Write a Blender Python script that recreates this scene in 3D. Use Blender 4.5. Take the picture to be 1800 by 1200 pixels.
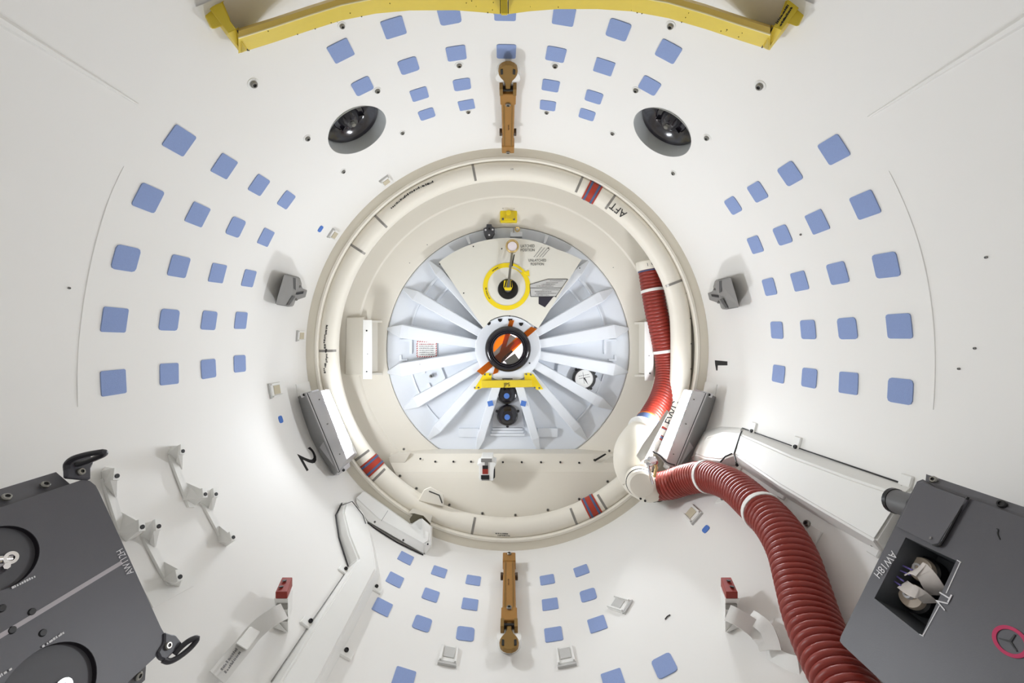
import bpy, bmesh, math, random
from mathutils import Vector, Matrix
random.seed(7)
for o in list(bpy.data.objects): bpy.data.objects.remove(o)
SC = bpy.context.scene
COL = SC.collection
V = Vector
pi = math.pi

# ------------------------------------------------------------------ camera, world, exposure
F, VX, VY = 688.0, 895.0, 587.0          # focal length and vanishing point in 1800x1200 pixels
CX, CZ = 0.0075, 0.061                   # the camera stands a little off the barrel's axis
R = 0.80                                 # barrel radius in metres
cd = bpy.data.cameras.new('camera'); cam = bpy.data.objects.new('camera', cd); COL.objects.link(cam)
cam.location = (CX, 0, CZ); cam.rotation_euler = (pi/2, 0, 0)
cd.sensor_width = 36; cd.lens = 36*F/1800; cd.clip_start = 0.01
cd.shift_x = (900-VX)/1800; cd.shift_y = (VY-600)/1800
SC.camera = cam
wd = bpy.data.worlds.new('world'); SC.world = wd; wd.use_nodes = True
bg = wd.node_tree.nodes['Background']; bg.inputs[0].default_value = (1.0, 0.985, 0.96, 1); bg.inputs[1].default_value = 0.42
SC.view_settings.view_transform = 'Standard'; SC.view_settings.look = 'None'
SC.view_settings.exposure = 0.0; SC.view_settings.gamma = 1.0
SC.view_settings.use_curve_mapping = False
LAMP_POWER = 196.0

# ------------------------------------------------------------------ helpers
WL = {}                                   # world location of every object
def lin(c): return tuple((x/12.92 if x <= .04045 else ((x+.055)/1.055)**2.4) for x in [v/255 for v in c])
MATS = {}
def mat(name, rgb, rough=.5, metal=0., noise=0., nscale=30., bump=0., bscale=200., emit=0., coat=0., trans=0., spec=.5):
    if name in MATS: return MATS[name]
    m = bpy.data.materials.new(name); m.use_nodes = True; nt = m.node_tree; b = nt.nodes['Principled BSDF']
    c = lin(rgb); b.inputs['Base Color'].default_value = (*c, 1)
    b.inputs['Roughness'].default_value = rough; b.inputs['Metallic'].default_value = metal
    b.inputs['Specular IOR Level'].default_value = spec
    if coat: b.inputs['Coat Weight'].default_value = coat; b.inputs['Coat Roughness'].default_value = .15
    if trans: b.inputs['Transmission Weight'].default_value = trans
    if emit:
        b.inputs['Emission Color'].default_value = (*c, 1); b.inputs['Emission Strength'].default_value = emit
    tc = nt.nodes.new('ShaderNodeTexCoord')
    if noise:
        n = nt.nodes.new('ShaderNodeTexNoise'); n.inputs['Scale'].default_value = nscale; n.inputs['Detail'].default_value = 4
        nt.links.new(tc.outputs['Object'], n.inputs['Vector'])
        mx = nt.nodes.new('ShaderNodeMix'); mx.data_type = 'RGBA'
        mx.inputs['A'].default_value = (*[x*(1-noise) for x in c], 1); mx.inputs['B'].default_value = (*[min(1, x*(1+noise)) for x in c], 1)
        nt.links.new(n.outputs['Fac'], mx.inputs['Factor']); nt.links.new(mx.outputs['Result'], b.inputs['Base Color'])
    if bump:
        n2 = nt.nodes.new('ShaderNodeTexNoise'); n2.inputs['Scale'].default_value = bscale
        nt.links.new(tc.outputs['Object'], n2.inputs['Vector'])
        bp = nt.nodes.new('ShaderNodeBump'); bp.inputs['Strength'].default_value = bump; bp.inputs['Distance'].default_value = .002
        nt.links.new(n2.outputs['Fac'], bp.inputs['Height']); nt.links.new(bp.outputs['Normal'], b.inputs['Normal'])
    MATS[name] = m; return m
WHITE = mat('wall_white', (237,235,231), .55, noise=.012, nscale=5, bump=.06, bscale=14)
PWHITE = mat('painted_white', (236,235,231), .42, noise=.015, nscale=25)
CREAM = mat('cream_paint', (232,226,213), .45, noise=.015, nscale=8)
CREAM2 = mat('cream_flange', (225,218,202), .48, noise=.015, nscale=8)
HATCHM = mat('hatch_white', (227,231,237), .38, noise=.012, nscale=12)
PANELC = mat('hatch_panel_cream', (226,223,212), .5, noise=.01)
BLUE = mat('blue_fabric', (145,163,206), .95, noise=.05, nscale=300, bump=.4, bscale=900, spec=.1)
BLUE2 = mat('blue_dot', (78,120,196), .7)
YEL = mat('yellow_paint', (216,190,46), .4, noise=.06, nscale=40)
YEL2 = mat('bright_yellow', (240,212,28), .45)
YTAN = mat('yellow_lit_tone', (221,190,92), .4, noise=.05, nscale=60)  # fill light on the handrail's camera-facing strip, put into the colour
BROWN = mat('bronze_anodised', (168,122,62), .38, metal=.35, noise=.06, nscale=60)
BROWND = mat('dark_bronze', (140,108,56), .35, metal=.4)
RED = mat('red_silicone', (136,40,28), .42, noise=.1, nscale=40)
REDP = mat('red_coupling', (170,52,28), .55, noise=.05, nscale=80)
REDB = mat('red_block', (146,42,30), .5)
SLATE = mat('slate_blue', (76,92,128), .6)
DGREY = mat('panel_grey', (84,83,88), .42, noise=.03, nscale=60, bump=.05, bscale=700)
DGREY2 = mat('pocket_grey', (58,60,63), .6)
MGREY = mat('mid_grey', (128,126,123), .45)
LGREY = mat('light_grey', (196,195,192), .45)
WELLG = mat('well_grey', (196,199,199), .5)
BLACK = mat('black', (16,15,17), .4)
PBLACK = mat('gloss_black', (22,18,26), .16, coat=.6)
CHROME = mat('chrome', (222,220,222), .12, metal=1)
STEEL = mat('steel', (150,148,142), .3, metal=.9)
ALU = mat('lamp_aluminium', (205,204,206), .32, metal=.45)
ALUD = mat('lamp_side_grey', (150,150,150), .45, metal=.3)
def film(name, rgb, tr, fac):
    m = mat(name, rgb, .4); nt = m.node_tree; t = nt.nodes.new('ShaderNodeBsdfTranslucent'); t.inputs[0].default_value = (*lin(tr), 1); x = nt.nodes.new('ShaderNodeMixShader'); x.inputs[0].default_value = fac
    nt.links.new(nt.nodes['Principled BSDF'].outputs[0], x.inputs[1]); nt.links.new(t.outputs[0], x.inputs[2]); nt.links.new(x.outputs[0], nt.nodes['Material Output'].inputs['Surface'])
    return m
AMBER = film('amber_strap', (188,116,24), (250,168,30), .6)
AMBERL = mat('amber_film', (236,160,30), .35)
BEIGE = mat('beige_pad', (200,190,166), .9)
STRAP = mat('strap_fabric', (214,206,200), .85, noise=.04, nscale=200)
DISC = mat('connector_face', (208,192,174), .6)
PURP = mat('purple_wire', (112,100,170), .5)
INK = mat('ink', (30,28,28), .7)
WINK = mat('white_ink', (222,220,222), .7)
GINK = mat('grey_ink', (130,128,128), .7)
PINK = mat('magenta_print', (190,40,90), .6)
REDI = mat('red_print', (176,40,50), .6)
GLASS = mat('glass', (250,250,250), .03)
_nt = GLASS.node_tree; _mx = _nt.nodes.new('ShaderNodeMixShader'); _tr = _nt.nodes.new('ShaderNodeBsdfTransparent'); _gl = _nt.nodes.new('ShaderNodeBsdfGlossy'); _fr = _nt.nodes.new('ShaderNodeFresnel')
_gl.inputs['Roughness'].default_value = .03; _fr.inputs['IOR'].default_value = 1.4
_nt.links.new(_fr.outputs[0], _mx.inputs[0]); _nt.links.new(_tr.outputs[0], _mx.inputs[1]); _nt.links.new(_gl.outputs[0], _mx.inputs[2]); _nt.links.new(_mx.outputs[0], _nt.nodes['Material Output'].inputs['Surface'])
FILM = film('amber_window_film', (240,164,30), (254,196,30), .7)
LAMPE = mat('lamp_tube', (244,249,255), .5, emit=LAMP_POWER)

def _world(p): return WL.get(p.name, V((0,0,0))) if p else V((0,0,0))
def obj(name, verts, faces, m, parent=None, smooth=False, bevel=0., seg=1, label=None, sharp=35):
    me = bpy.data.meshes.new(name)
    verts = [V(v) for v in verts]
    c = V((sum(v.x for v in verts), sum(v.y for v in verts), sum(v.z for v in verts)))/len(verts)
    me.from_pydata([v-c for v in verts], [], faces); me.update()
    bm = bmesh.new(); bm.from_mesh(me)
    bmesh.ops.remove_doubles(bm, verts=bm.verts, dist=1e-6)
    bmesh.ops.recalc_face_normals(bm, faces=bm.faces)
    if bevel:
        es = [e for e in bm.edges if len(e.link_faces) == 2 and e.calc_face_angle(0) > .5]
        bmesh.ops.bevel(bm, geom=es, offset=bevel, segments=seg, affect='EDGES', clamp_overlap=True)
    bm.to_mesh(me); bm.free()
    if smooth:
        me.polygons.foreach_set('use_smooth', [True]*len(me.polygons)); me.set_sharp_from_angle(angle=math.radians(sharp))
    ms = m if isinstance(m, (list, tuple)) else [m]
    for x in ms: me.materials.append(x)
    o = bpy.data.objects.new(name, me); COL.objects.link(o)
    if parent: o.parent = parent
    o.location = c-_world(parent); WL[o.name] = c
    if label: o['label'] = label
    return o
def tag(o, label, cat, group=None):
    o['label'] = label; o['category'] = cat
    if group: o['group'] = group
    return o
def thing(name, label, cat, loc, group=None):
    o = bpy.data.objects.new(name, None); COL.objects.link(o); o.location = loc; WL[o.name] = V(loc)
    o.empty_display_size = .03
    return tag(o, label, cat, group)
def struct(o): o['kind'] = 'structure'; return o

def P(px, py, y):                          # the place seen at a pixel, at a distance y down the barrel
    return V(((px-VX)/F*y+CX, y, -(py-VY)/F*y+CZ))
def U(px, py, rho=R):                      # the place seen at a pixel, on a barrel of radius rho
    dx, dz = (px-VX)/F, -(py-VY)/F
    a = dx*dx+dz*dz; b = CX*dx+CZ*dz; c = CX*CX+CZ*CZ-rho*rho
    t = (-b+math.sqrt(b*b-a*c))/a
    return V((CX+dx*t, t, CZ+dz*t))
def frame(p):                              # tangential, axial, inward at a point of the barrel
    n = V((-p.x, 0, -p.z)).normalized(); a = V((0,1,0)); t = a.cross(n)
    return t, a, n
def fan(n): return list(range(n))
def prism(name, poly, vec, m, parent=None, **k):
    n = len(poly); v = [V(p) for p in poly]+[V(p)+V(vec) for p in poly]
    f = [list(range(n)), list(range(2*n-1, n-1, -1))]+[[i, (i+1) % n, n+(i+1) % n, n+i] for i in range(n)]
    return obj(name, v, f, m, parent, **k)
def hexa(name, a, b, m, parent=None, **k):  # two facing polygons joined to a solid
    n = len(a); v = [V(p) for p in a]+[V(p) for p in b]
    f = [list(range(n)), list(range(2*n-1, n-1, -1))]+[[i, (i+1) % n, n+(i+1) % n, n+i] for i in range(n)]
    return obj(name, v, f, m, parent, **k)
def plate(name, pix, y, th, m, parent=None, **k):   # a plate square to the barrel's axis
    return prism(name, [P(a, b, y) for a, b in pix], (0, th, 0), m, parent, **k)
def boxf(name, o, t, a, n, su, sv, w0, w1, m, parent=None, **k):
    q = [o+t*(x*su)+a*(z*sv) for x, z in ((-1,-1),(1,-1),(1,1),(-1,1))]
    return prism(name, [p+n*w0 for p in q], n*(w1-w0), m, parent, **k)
def basis(ax):
    ax = V(ax).normalized(); r = V((0,0,1)) if abs(ax.z) < .9 else V((1,0,0))
    u = r.cross(ax).normalized(); return u, ax.cross(u), ax
def lathe(name, prof, c, ax, m, parent=None, n=32, a0=0, a1=2*pi, smooth=True, closed=False, **k):
    u, w, ax = basis(ax); c = V(c); full = abs(a1-a0-2*pi) < 1e-6
    N = n if full else n+1; v = []; f = []
    pr = prof+[prof[0]] if closed else prof
    for r, h in pr:
        for i in range(N):
            t = a0+(a1-a0)*i/n
            v.append(c+ax*h+u*(r*math.cos(t))+w*(r*math.sin(t)))
    for j in range(len(pr)-1):
        for i in range(n):
            i2 = (i+1) % N
            f.append([j*N+i, j*N+i2, (j+1)*N+i2, (j+1)*N+i])
    if not full and closed is True:
        L = len(prof); f.append([j*N for j in range(L)]); f.append([j*N+n for j in range(L)])
    f2 = []
    for q in f:
        s = []
        for i in q:
            if not any((v[i]-v[j]).length < 1e-7 for j in s): s.append(i)
        if len(s) > 2: f2.append(s)
    return obj(name, v, f2, m, parent, smooth=smooth, **k)
def disc(name, c, ax, r, h, m, parent=None, n=20, **k):
    return lathe(name, [(0,0),(r,0),(r,h),(0,h)], c, ax, m, parent, n=n, **k)
def catmull(pts, n):
    pts = [V(p) for p in pts]; q = [pts[0]*2-pts[1]]+pts+[pts[-1]*2-pts[-2]]; out = []
    for i in range(1, len(q)-2):
        for s in range(20):
            t = s/20; a, b, c, d = q[i-1:i+3]
            out.append(.5*((2*b)+(c-a)*t+(2*a-5*b+4*c-d)*t*t+(3*b-a-3*c+d)*t**3))
    out.append(pts[-1])
    L = [0]
    for i in range(1, len(out)): L.append(L[-1]+(out[i]-out[i-1]).length)
    res = []; j = 0
    for i in range(n):
        s = L[-1]*i/(n-1)
        while j < len(L)-2 and L[j+1] < s: j += 1
        t = (s-L[j])/max(1e-9, L[j+1]-L[j]); res.append(out[j].lerp(out[j+1], min(1, t)))
    return res, L[-1]
def tube_geo(path, rad, n=16, cap=True, up=None, squash=1.):
    v = []; f = []; nr = len(path); T = []
    for i in range(nr):
        T.append((path[min(i+1, nr-1)]-path[max(i-1, 0)]).normalized())
    u = basis(T[0])[0] if up is None else (V(up)-T[0]*V(up).dot(T[0])).normalized()
    for i in range(nr):
        u = (u-T[i]*u.dot(T[i])).normalized(); w = T[i].cross(u)
        r = rad(i/(nr-1)) if callable(rad) else rad
        for k in range(n):
            a = 2*pi*k/n; v.append(path[i]+u*(r*math.cos(a))+w*(r*squash*math.sin(a)))
    for i in range(nr-1):
        for k in range(n):
            f.append([i*n+k, i*n+(k+1) % n, (i+1)*n+(k+1) % n, (i+1)*n+k])
    if cap: f.append(list(range(n))); f.append(list(range((nr-1)*n, nr*n)))
    return v, f
def tube(name, path, rad, m, parent=None, n=16, smooth=True, cap=True, up=None, squash=1., **k):
    v, f = tube_geo([V(p) for p in path], rad, n, cap, up, squash)
    return obj(name, v, f, m, parent, smooth=smooth, **k)
def ribbon(name, path, wdir, width, th, m, parent=None, smooth=True):
    v = []; f = []; n = len(path)
    for i, p in enumerate(path):
        T = (path[min(i+1, n-1)]-path[max(i-1, 0)]).normalized(); w = wdir[i] if isinstance(wdir, list) else V(wdir)
        w = (w-T*w.dot(T)).normalized(); nn = T.cross(w)
        for a, b in ((-1,0),(1,0),(1,1),(-1,1)): v.append(p+w*(a*width/2)+nn*(b*th))
    for i in range(n-1):
        for k in range(4): f.append([i*4+k, i*4+(k+1) % 4, i*4+4+(k+1) % 4, i*4+4+k])
    f += [[0,1,2,3], [n*4-4, n*4-3, n*4-2, n*4-1]]
    return obj(name, v, f, m, parent, smooth=smooth)
def text(name, s, o, xd, n, size, m, parent=None, sx=1., label=None):
    cu = bpy.data.curves.new('lettering', 'FONT'); cu.body = s; cu.size = 1; cu.extrude = .004; cu.align_x = 'CENTER'; cu.align_y = 'CENTER'
    cu.resolution_u = 3
    t = bpy.data.objects.new('lettering', cu); COL.objects.link(t)
    dg = bpy.context.evaluated_depsgraph_get(); dg.update()
    me = bpy.data.meshes.new_from_object(t.evaluated_get(dg))
    xd = V(xd).normalized(); n = V(n).normalized(); yd = n.cross(xd).normalized(); o = V(o)
    v = [o+xd*(q.co.x*size*sx)+yd*(q.co.y*size)+n*(q.co.z*.1*size+.0008) for q in me.vertices]
    f = [list(p.vertices) for p in me.polygons]
    bpy.data.objects.remove(t); bpy.data.curves.remove(cu); bpy.data.meshes.remove(me)
    return obj(name, v, f, m, parent, label=label)
def scribble(name, o, xd, n, length, h, count, m, parent=None, rows=1, pitch=1.6, curve=None):  # print too small to read
    xd = V(xd).normalized(); n = V(n).normalized(); yd = n.cross(xd); v = []; f = []
    for r in range(rows):
        x = -length/2
        while x < length/2:
            w = length/count*random.uniform(.4, .9); hh = h*random.uniform(.55, 1)
            c = V(o)+xd*x-yd*(r*h*pitch); b = len(v)
            q = [c, c+xd*w, c+xd*w+yd*hh, c+yd*hh]
            v += [p+n*.0006 for p in q]+[p+n*.0012 for p in q]
            f += [[b+4, b+5, b+6, b+7], [b, b+3, b+2, b+1]]+[[b+i, b+(i+1) % 4, b+4+(i+1) % 4, b+4+i] for i in range(4)]
            x += w+length/count*random.uniform(.15, .6)
    return obj(name, v, f, m, parent)
def screw(c, n, r, parent, m=None, mi=None, name='screw'):
    s = lathe(name, [(0,-.001),(r,-.001),(r,r*.35),(r*.8,r*.6),(r*.5,r*.6),(r*.5,r*.25),(0,r*.25)], c, n, m or STEEL, parent, n=12)
    disc('socket', V(c)+V(n).normalized()*(r*.2), n, r*.5, r*.12, mi or BLACK, s, n=6, smooth=False)
    return s

# ------------------------------------------------------------------ the barrel wall
YB, YE = .25, 1.80                        # where the barrel is cut short to let light out, where it ends
wells_px = [(628, 229), (1164, 233)]
NT, NY = 192, 46
v = []; f = []
for k, rr in enumerate((R, R+.03)):
    for j in range(NY+1):
        for i in range(NT):
            t = 2*pi*i/NT; v.append((rr*math.cos(t), YB+(YE-YB)*j/NY, rr*math.sin(t)))
S = NT*(NY+1)
for j in range(NY):
    for i in range(NT):
        a, b = j*NT+i, j*NT+(i+1) % NT
        f.append([a, b, b+NT, a+NT]); f.append([S+a, S+a+NT, S+b+NT, S+b])
for i in range(NT):
    i2 = (i+1) % NT
    f.append([i, S+i, S+i2, i2]); e = NY*NT; f.append([e+i, e+i2, S+e+i2, S+e+i])
wall = struct(obj('wall_barrel', v, f, WHITE))
cut = []
for px, py in wells_px:
    p = U(px, py); t, a, n = frame(p)
    c = disc('cutter', p+n*.05, -n, .0935, .14, BLACK, n=64); cut.append(c)
    md = wall.modifiers.new('b', 'BOOLEAN'); md.object = c; md.operation = 'DIFFERENCE'; md.solver = 'EXACT'
dg = bpy.context.evaluated_depsgraph_get(); dg.update()
me = bpy.data.meshes.new_from_object(wall.evaluated_get(dg)); wall.modifiers.clear(); wall.data = me
for c in cut: bpy.data.objects.remove(c)
me.materials.clear(); me.materials.append(WHITE)
me.polygons.foreach_set('use_smooth', [True]*len(me.polygons))
nor = [V((0,0,0))]*len(me.loops); wl = WL[wall.name]
for p in me.polygons:
    c = p.center+wl; rad = V((c.x, 0, c.z)).normalized(); s = p.normal.dot(rad)
    for li in p.loop_indices:
        if abs(s) > .95:
            q = me.vertices[me.loops[li].vertex_index].co+wl; nor[li] = V((q.x, 0, q.z)).normalized()*(1 if s > 0 else -1)
        else: nor[li] = p.normal.copy()
me.normals_split_custom_set([tuple(x) for x in nor])
# added rim of a made-up mouth; the cut barrel lets light escape
struct(lathe('trim_3', [(R+.06, 0), (R-.004, 0), (R-.004, .02), (R+.06, .02)], (0, YB-.02, 0), (0,1,0), WHITE, n=96, closed=True))
# welded seams
def bead(name, pts, w, h, m=WHITE):
    v = []; f = []
    for i, (p, s) in enumerate(pts):
        tv = (pts[min(i+1, len(pts)-1)][0]-pts[max(i-1, 0)][0]).normalized(); t, a, n = frame(p); b = tv.cross(n).normalized()
        for x, z in ((-1,-.0015),(-.4,h),(.4,h),(1,-.0015)): v.append(p+b*(x*w*s)+n*(z*s if z > 0 else z))
    for i in range(len(pts)-1):
        for k in range(3): f.append([i*4+k, i*4+k+1, i*4+k+5, i*4+k+4])
        f.append([i*4+3, i*4, i*4+4, i*4+7])
    f += [[0,1,2,3], [len(v)-4, len(v)-3, len(v)-2, len(v)-1]]
    return obj(name, v, f, m, wall, smooth=True)
def line_px(a, b, n): return [U(a[0]+(b[0]-a[0])*i/n, a[1]+(b[1]-a[1])*i/n) for i in range(n+1)]
for a, b in (((-120,-38), (242,183)), ((1920,-40), (1526,206))):
    q = line_px(a, b, 14); bead('weld_seam', [(p, 1-.75*i/14) for i, p in enumerate(q)], .011, .007)
for pts in ([(218,292),(192,350),(168,430),(152,505),(142,575),(137,640),(137,715)], [(1562,300),(1590,360),(1615,430),(1632,505),(1641,580),(1643,650),(1640,720)]):
    q, L = catmull([U(*p) for p in pts], 24); bead('weld_seam', [(p, math.sin(pi*(i+1)/25)**.4) for i, p in enumerate(q)], .0035, .0012)
# bolts in the wall
BOLTS = [(601,45,5),(445,147,7),(540,243,5),(707,233,4),(603,301,4),(663,159,5),(807,114,5),(823,196,4),(976,115,5),(961,197,4),
         (1077,234,4),(1118,158,5),(1179,45,6),(1336,151,7),(1243,242,5),(1184,304,4),(1408,412,2),(121,506,2),(1734,452,2),(1686,648,2),(1714,612,2)]
for px, py, r in BOLTS:
    p = U(px, py); t, a, n = frame(p); rr = max(.0022, r*p.y/F*.95)
    if r > 3: lathe('bolt_washer', [(0,-.001),(rr*1.7,-.001),(rr*1.6,.0012),(0,.0012)], p, n, PWHITE, wall, n=20)
    screw(p+n*.001, n, rr, wall, STEEL if r > 2 else MGREY, name='bolt')
def wall_dir(px, py, dx, dy):
    return (U(px+dx*3, py+dy*3)-U(px-dx*3, py-dy*3)).normalized()
def wall_text(s, px, py, dx, dy, hpx, name='lettering', parent=None, m=INK, sx=1.):
    p = U(px, py); t, a, n = frame(p)
    return text(name, s, p, wall_dir(px, py, dx, dy), n, hpx*p.y/F, m, parent, sx)
for (px, py, dx, dy, s, h, q) in ((541,806,.486,.874,'2',68,1.15),):
    p = U(px, py); t, a, n = frame(p)
    text('painted_number', s, p, wall_dir(px, py, dx, dy), n, h*p.y/F, INK, wall, q, label='black painted numeral '+s)
p = U(1268,638); t, a, n = frame(p)
prism('painted_number', [U(x, y)+n*.0006 for x, y in ((1257,633),(1279,635),(1279,642),(1262,642),(1261.5,651),(1259.5,651),(1257.5,640))], n*.0006, INK, wall, label='black painted numeral 1')
# white backing square of the numeral
p = U(1270,641); t, a, n = frame(p); boxf('number_backing', p, t, a, n, .03, .045, -.002, .0005, PWHITE, wall)

# ------------------------------------------------------------------ blue hook and loop squares
LEFT = [[(315,247),(394,292),(455,325),(503,351)],[(260,348),(347,377),(414,399),(467,417)],[(221,454),(314,468),(382,480),(437,489)],[(201,562),(297,562),(367,563),(423,563)],[(199,672),(297,657),(366,648),(421,639)]]
RIGHT = [[(1466,263),(1389,305),(1332,337),(1289,361)],[(1521,360),(1437,390),(1376,413),(1328,430)],[(1558,466),(1473,480),(1406,494),(1353,504)],[(1581,573),(1490,577),(1421,579),(1366,580)],[(1583,687),(1492,673),(1423,664),(1369,657)]]
TOP = [[(599,89),(637,151)],[(692,48),(718,115),(737,165),(750,200)],[(790,26),(802,93),(812,148),(820,184)],[(888,20),(890,90)],[(991,28),(977,95),(968,150),(963,185)],[(1087,52),(1062,117),(1044,170),(1032,201)],[(1175,90),(1142,150)]]
BOT = [[(713,981),(694,1019),(672,1067)],[(772,1005),(757,1046),(742,1096),(710,1192)],[(832,1020),(826,1062),(818,1114)],[(962,1019),(967,1062),(973,1115)],[(1022,1003),(1034,1046),(1050,1097),(1078,1196)]]
OR = ['first', 'second', 'third', 'fourth', 'fifth', 'sixth', 'seventh']
def patch(px, py, label, group):
    p = U(px, py); t, a, n = frame(p); an = random.uniform(-.04, .04); s = .0252; c = random.uniform(.003, .008)
    t2 = t*math.cos(an)+a*math.sin(an); a2 = a*math.cos(an)-t*math.sin(an)
    q = [(-s+c,-s),(s-c,-s),(s-c*.3,-s+c*.3),(s,-s+c),(s,s-c),(s-c*.3,s-c*.3),(s-c,s),(-s+c,s),(-s+c*.3,s-c*.3),(-s,s-c),(-s,-s+c),(-s+c*.3,-s+c*.3)]
    o = prism('fastener_patch', [p+t2*x+a2*y-n*.001 for x, y in q], n*.003, BLUE)
    return tag(o, label, 'patch', group)
for bank, rows in (('left', LEFT), ('right', RIGHT)):
    for i, r in enumerate(rows):
        for k, (x, y) in enumerate(r):
            patch(x, y, 'blue fabric square on %s wall, %s row down, %s' % (bank, OR[i], ['outermost of four', 'second in from outside', 'third in from outside', 'closest to the ring'][k]), 'blue fabric squares on the %s wall' % bank)
for i, r in enumerate(TOP):
    for k, (x, y) in enumerate(r):
        patch(x, y, 'blue fabric square in top bank, %s column from left, %s from the yellow handrail' % (OR[i], OR[k]), 'blue fabric squares above the ring')
for i, r in enumerate(BOT):
    for k, (x, y) in enumerate(r):
        patch(x, y, 'blue fabric square in bottom bank, %s column from left, %s below the ring' % (OR[i], OR[k]), 'blue fabric squares below the ring')
patch(1168, 1170, 'lone blue fabric square at bottom, right of the bottom bank', 'blue fabric squares below the ring')
for px, py, l in ((563,402,'tiny blue oval dot at upper left of the ring'), (493,737,'tiny blue oval dot left of the left lamp'), (1241,930,'tiny blue oval dot under the big red hose')):
    p = U(px, py); t, a, n = frame(p); v = []
    pts = [(.0125*math.copysign(abs(math.cos(q))**.6, math.cos(q)), .0105*math.copysign(abs(math.sin(q))**.6, math.sin(q))) for q in [2*pi*i/20 for i in range(20)]]
    tag(prism('fastener_dot', [p+t*x+a*y-n*.001 for x, y in pts], n*.003, BLUE2), l, 'patch', 'small blue dots')

# ------------------------------------------------------------------ round wells with black dishes
for (px, py), side in zip(wells_px, ('left', 'right')):
    p = U(px, py); t, a, n = frame(p)
    T = thing('recessed_dish', 'glossy black dish with steel hub in round well, upper %s' % side, 'dish', p-n*.055, 'black dishes in round wells')
    lathe('well', [(.0934,.004),(.0925,.0005),(.0925,-.062),(0,-.062),(0,-.068),(.0975,-.068),(.0975,-.031)], p, n, WELLG, T, n=56)
    d = lathe('dish', [(.090,-.060),(.090,-.036),(.087,-.033),(.082,-.034),(.050,-.044),(.047,-.047),(.034,-.047),(.024,-.030),(.016,-.024),(0,-.024)], p, n, PBLACK, T, n=56)
    h = lathe('hub', [(0,-.017),(.006,-.017),(.0075,-.019),(.0085,-.026)], p, n, STEEL, T, n=20)
    for k in range(3):
        an = 2*pi*k/3+.6; e = t*math.cos(an)+a*math.sin(an); tt = t*-math.sin(an)+a*math.cos(an)
        boxf('rib', p+e*.036-n*.045, e, tt, n, .011, .0012, -.003, .006, PBLACK, d)

# ------------------------------------------------------------------ flange ring, end bulkhead
YF = 1.555
struct(lathe('trim_1', [(R+.002, YF+.03), (R+.002, YF), (.768, YF), (.764, YF+.004), (.764, YF+.03)], (0,0,0), (0,1,0), CREAM2, n=160, closed=True))
struct(lathe('trim_2', [(.7645, YF-.004), (.756, YF-.004), (.754, YF-.001), (.754, YF+.022), (.7645, YF+.022)], (0,0,0), (0,1,0), CREAM, n=160, closed=True))
HY = 1.88
HC = P(893, 613, HY)
RH = 213*HY/F                             # hatch radius
ZCH = P(893, 791, HY).z                    # the hatch's flat bottom
def dlim(r, th, rim):                      # a circle cut off flat at the bottom
    s = math.sin(th); lim = (HC.z-ZCH)
    if s < 0 and rim*-s > lim: return r*lim/(rim*-s)
    return r
NB = 160; v = []; f = []
prof = [(R+.01, 1.775, 0), (.78, 1.79, 0), (.75, 1.803, 0), (.712, 1.812, 0), (.703, 1.816, 0), (.697, 1.824, 0), (RH+.012, HY-.012, 1), (RH+.002, HY-.004, 1), (RH+.002, HY+.06, 1)]
for r, y, d in prof:
    for i in range(NB):
        th = 2*pi*i/NB
        if d: rr = dlim(r, th, r-.0); c = HC
        else: rr = r; c = V((0,0,0))
        v.append((c.x+rr*math.cos(th), y, c.z+rr*math.sin(th)))
for j in range(len(prof)-1):
    for i in range(NB): f.append([j*NB+i, j*NB+(i+1) % NB, (j+1)*NB+(i+1) % NB, (j+1)*NB+i])
bulk = struct(obj('wall_bulkhead', v, f, CREAM, smooth=True, sharp=28))
for px, py in ((751,430),(720,462),(738,640),(1078,470)):
    p = P(px, py, 1.835); screw(p, (0,-1,0), .002, bulk, MGREY, name='rivet')

# ------------------------------------------------------------------ hatch
hatch = thing('hatch', 'blue-white round hatch with radial ribs and flat bottom, centre of bulkhead', 'hatch', V((HC.x, HY, ZCH)))
prof = [(RH, HY+.07), (RH, HY), (RH-.006, HY-.003), (RH-.02, HY), (RH-.075, HY+.016), (RH-.10, HY+.021), (.05, HY+.024)]
v = []; f = []
for r, y in prof:
    for i in range(NB):
        th = 2*pi*i/NB; rr = dlim(r, th, RH); v.append((HC.x+rr*math.cos(th), y, HC.z+rr*math.sin(th)))
for j in range(len(prof)-1):
    for i in range(NB): f.append([j*NB+i, j*NB+(i+1) % NB, (j+1)*NB+(i+1) % NB, (j+1)*NB+i])
obj('dish', v, f, HATCHM, hatch, smooth=True, sharp=30)
def hp(px, py, dy): return P(px, py, HY+dy)
def hpol(ang, rpx, dy): return hp(893+rpx*math.cos(math.radians(ang)), 613-rpx*math.sin(math.radians(ang)), dy)
RIBS = [(132,203,15),(150,209,19),(170.5,212,24),(191,213,24),(210,208,20),(228.5,208,17),(253,186,14),(47.5,205,15),(29.5,209,19),(9.5,212,24),(-11,211,22),(-30,208,19),(-49,207,16),(-73,186,14)]
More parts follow.
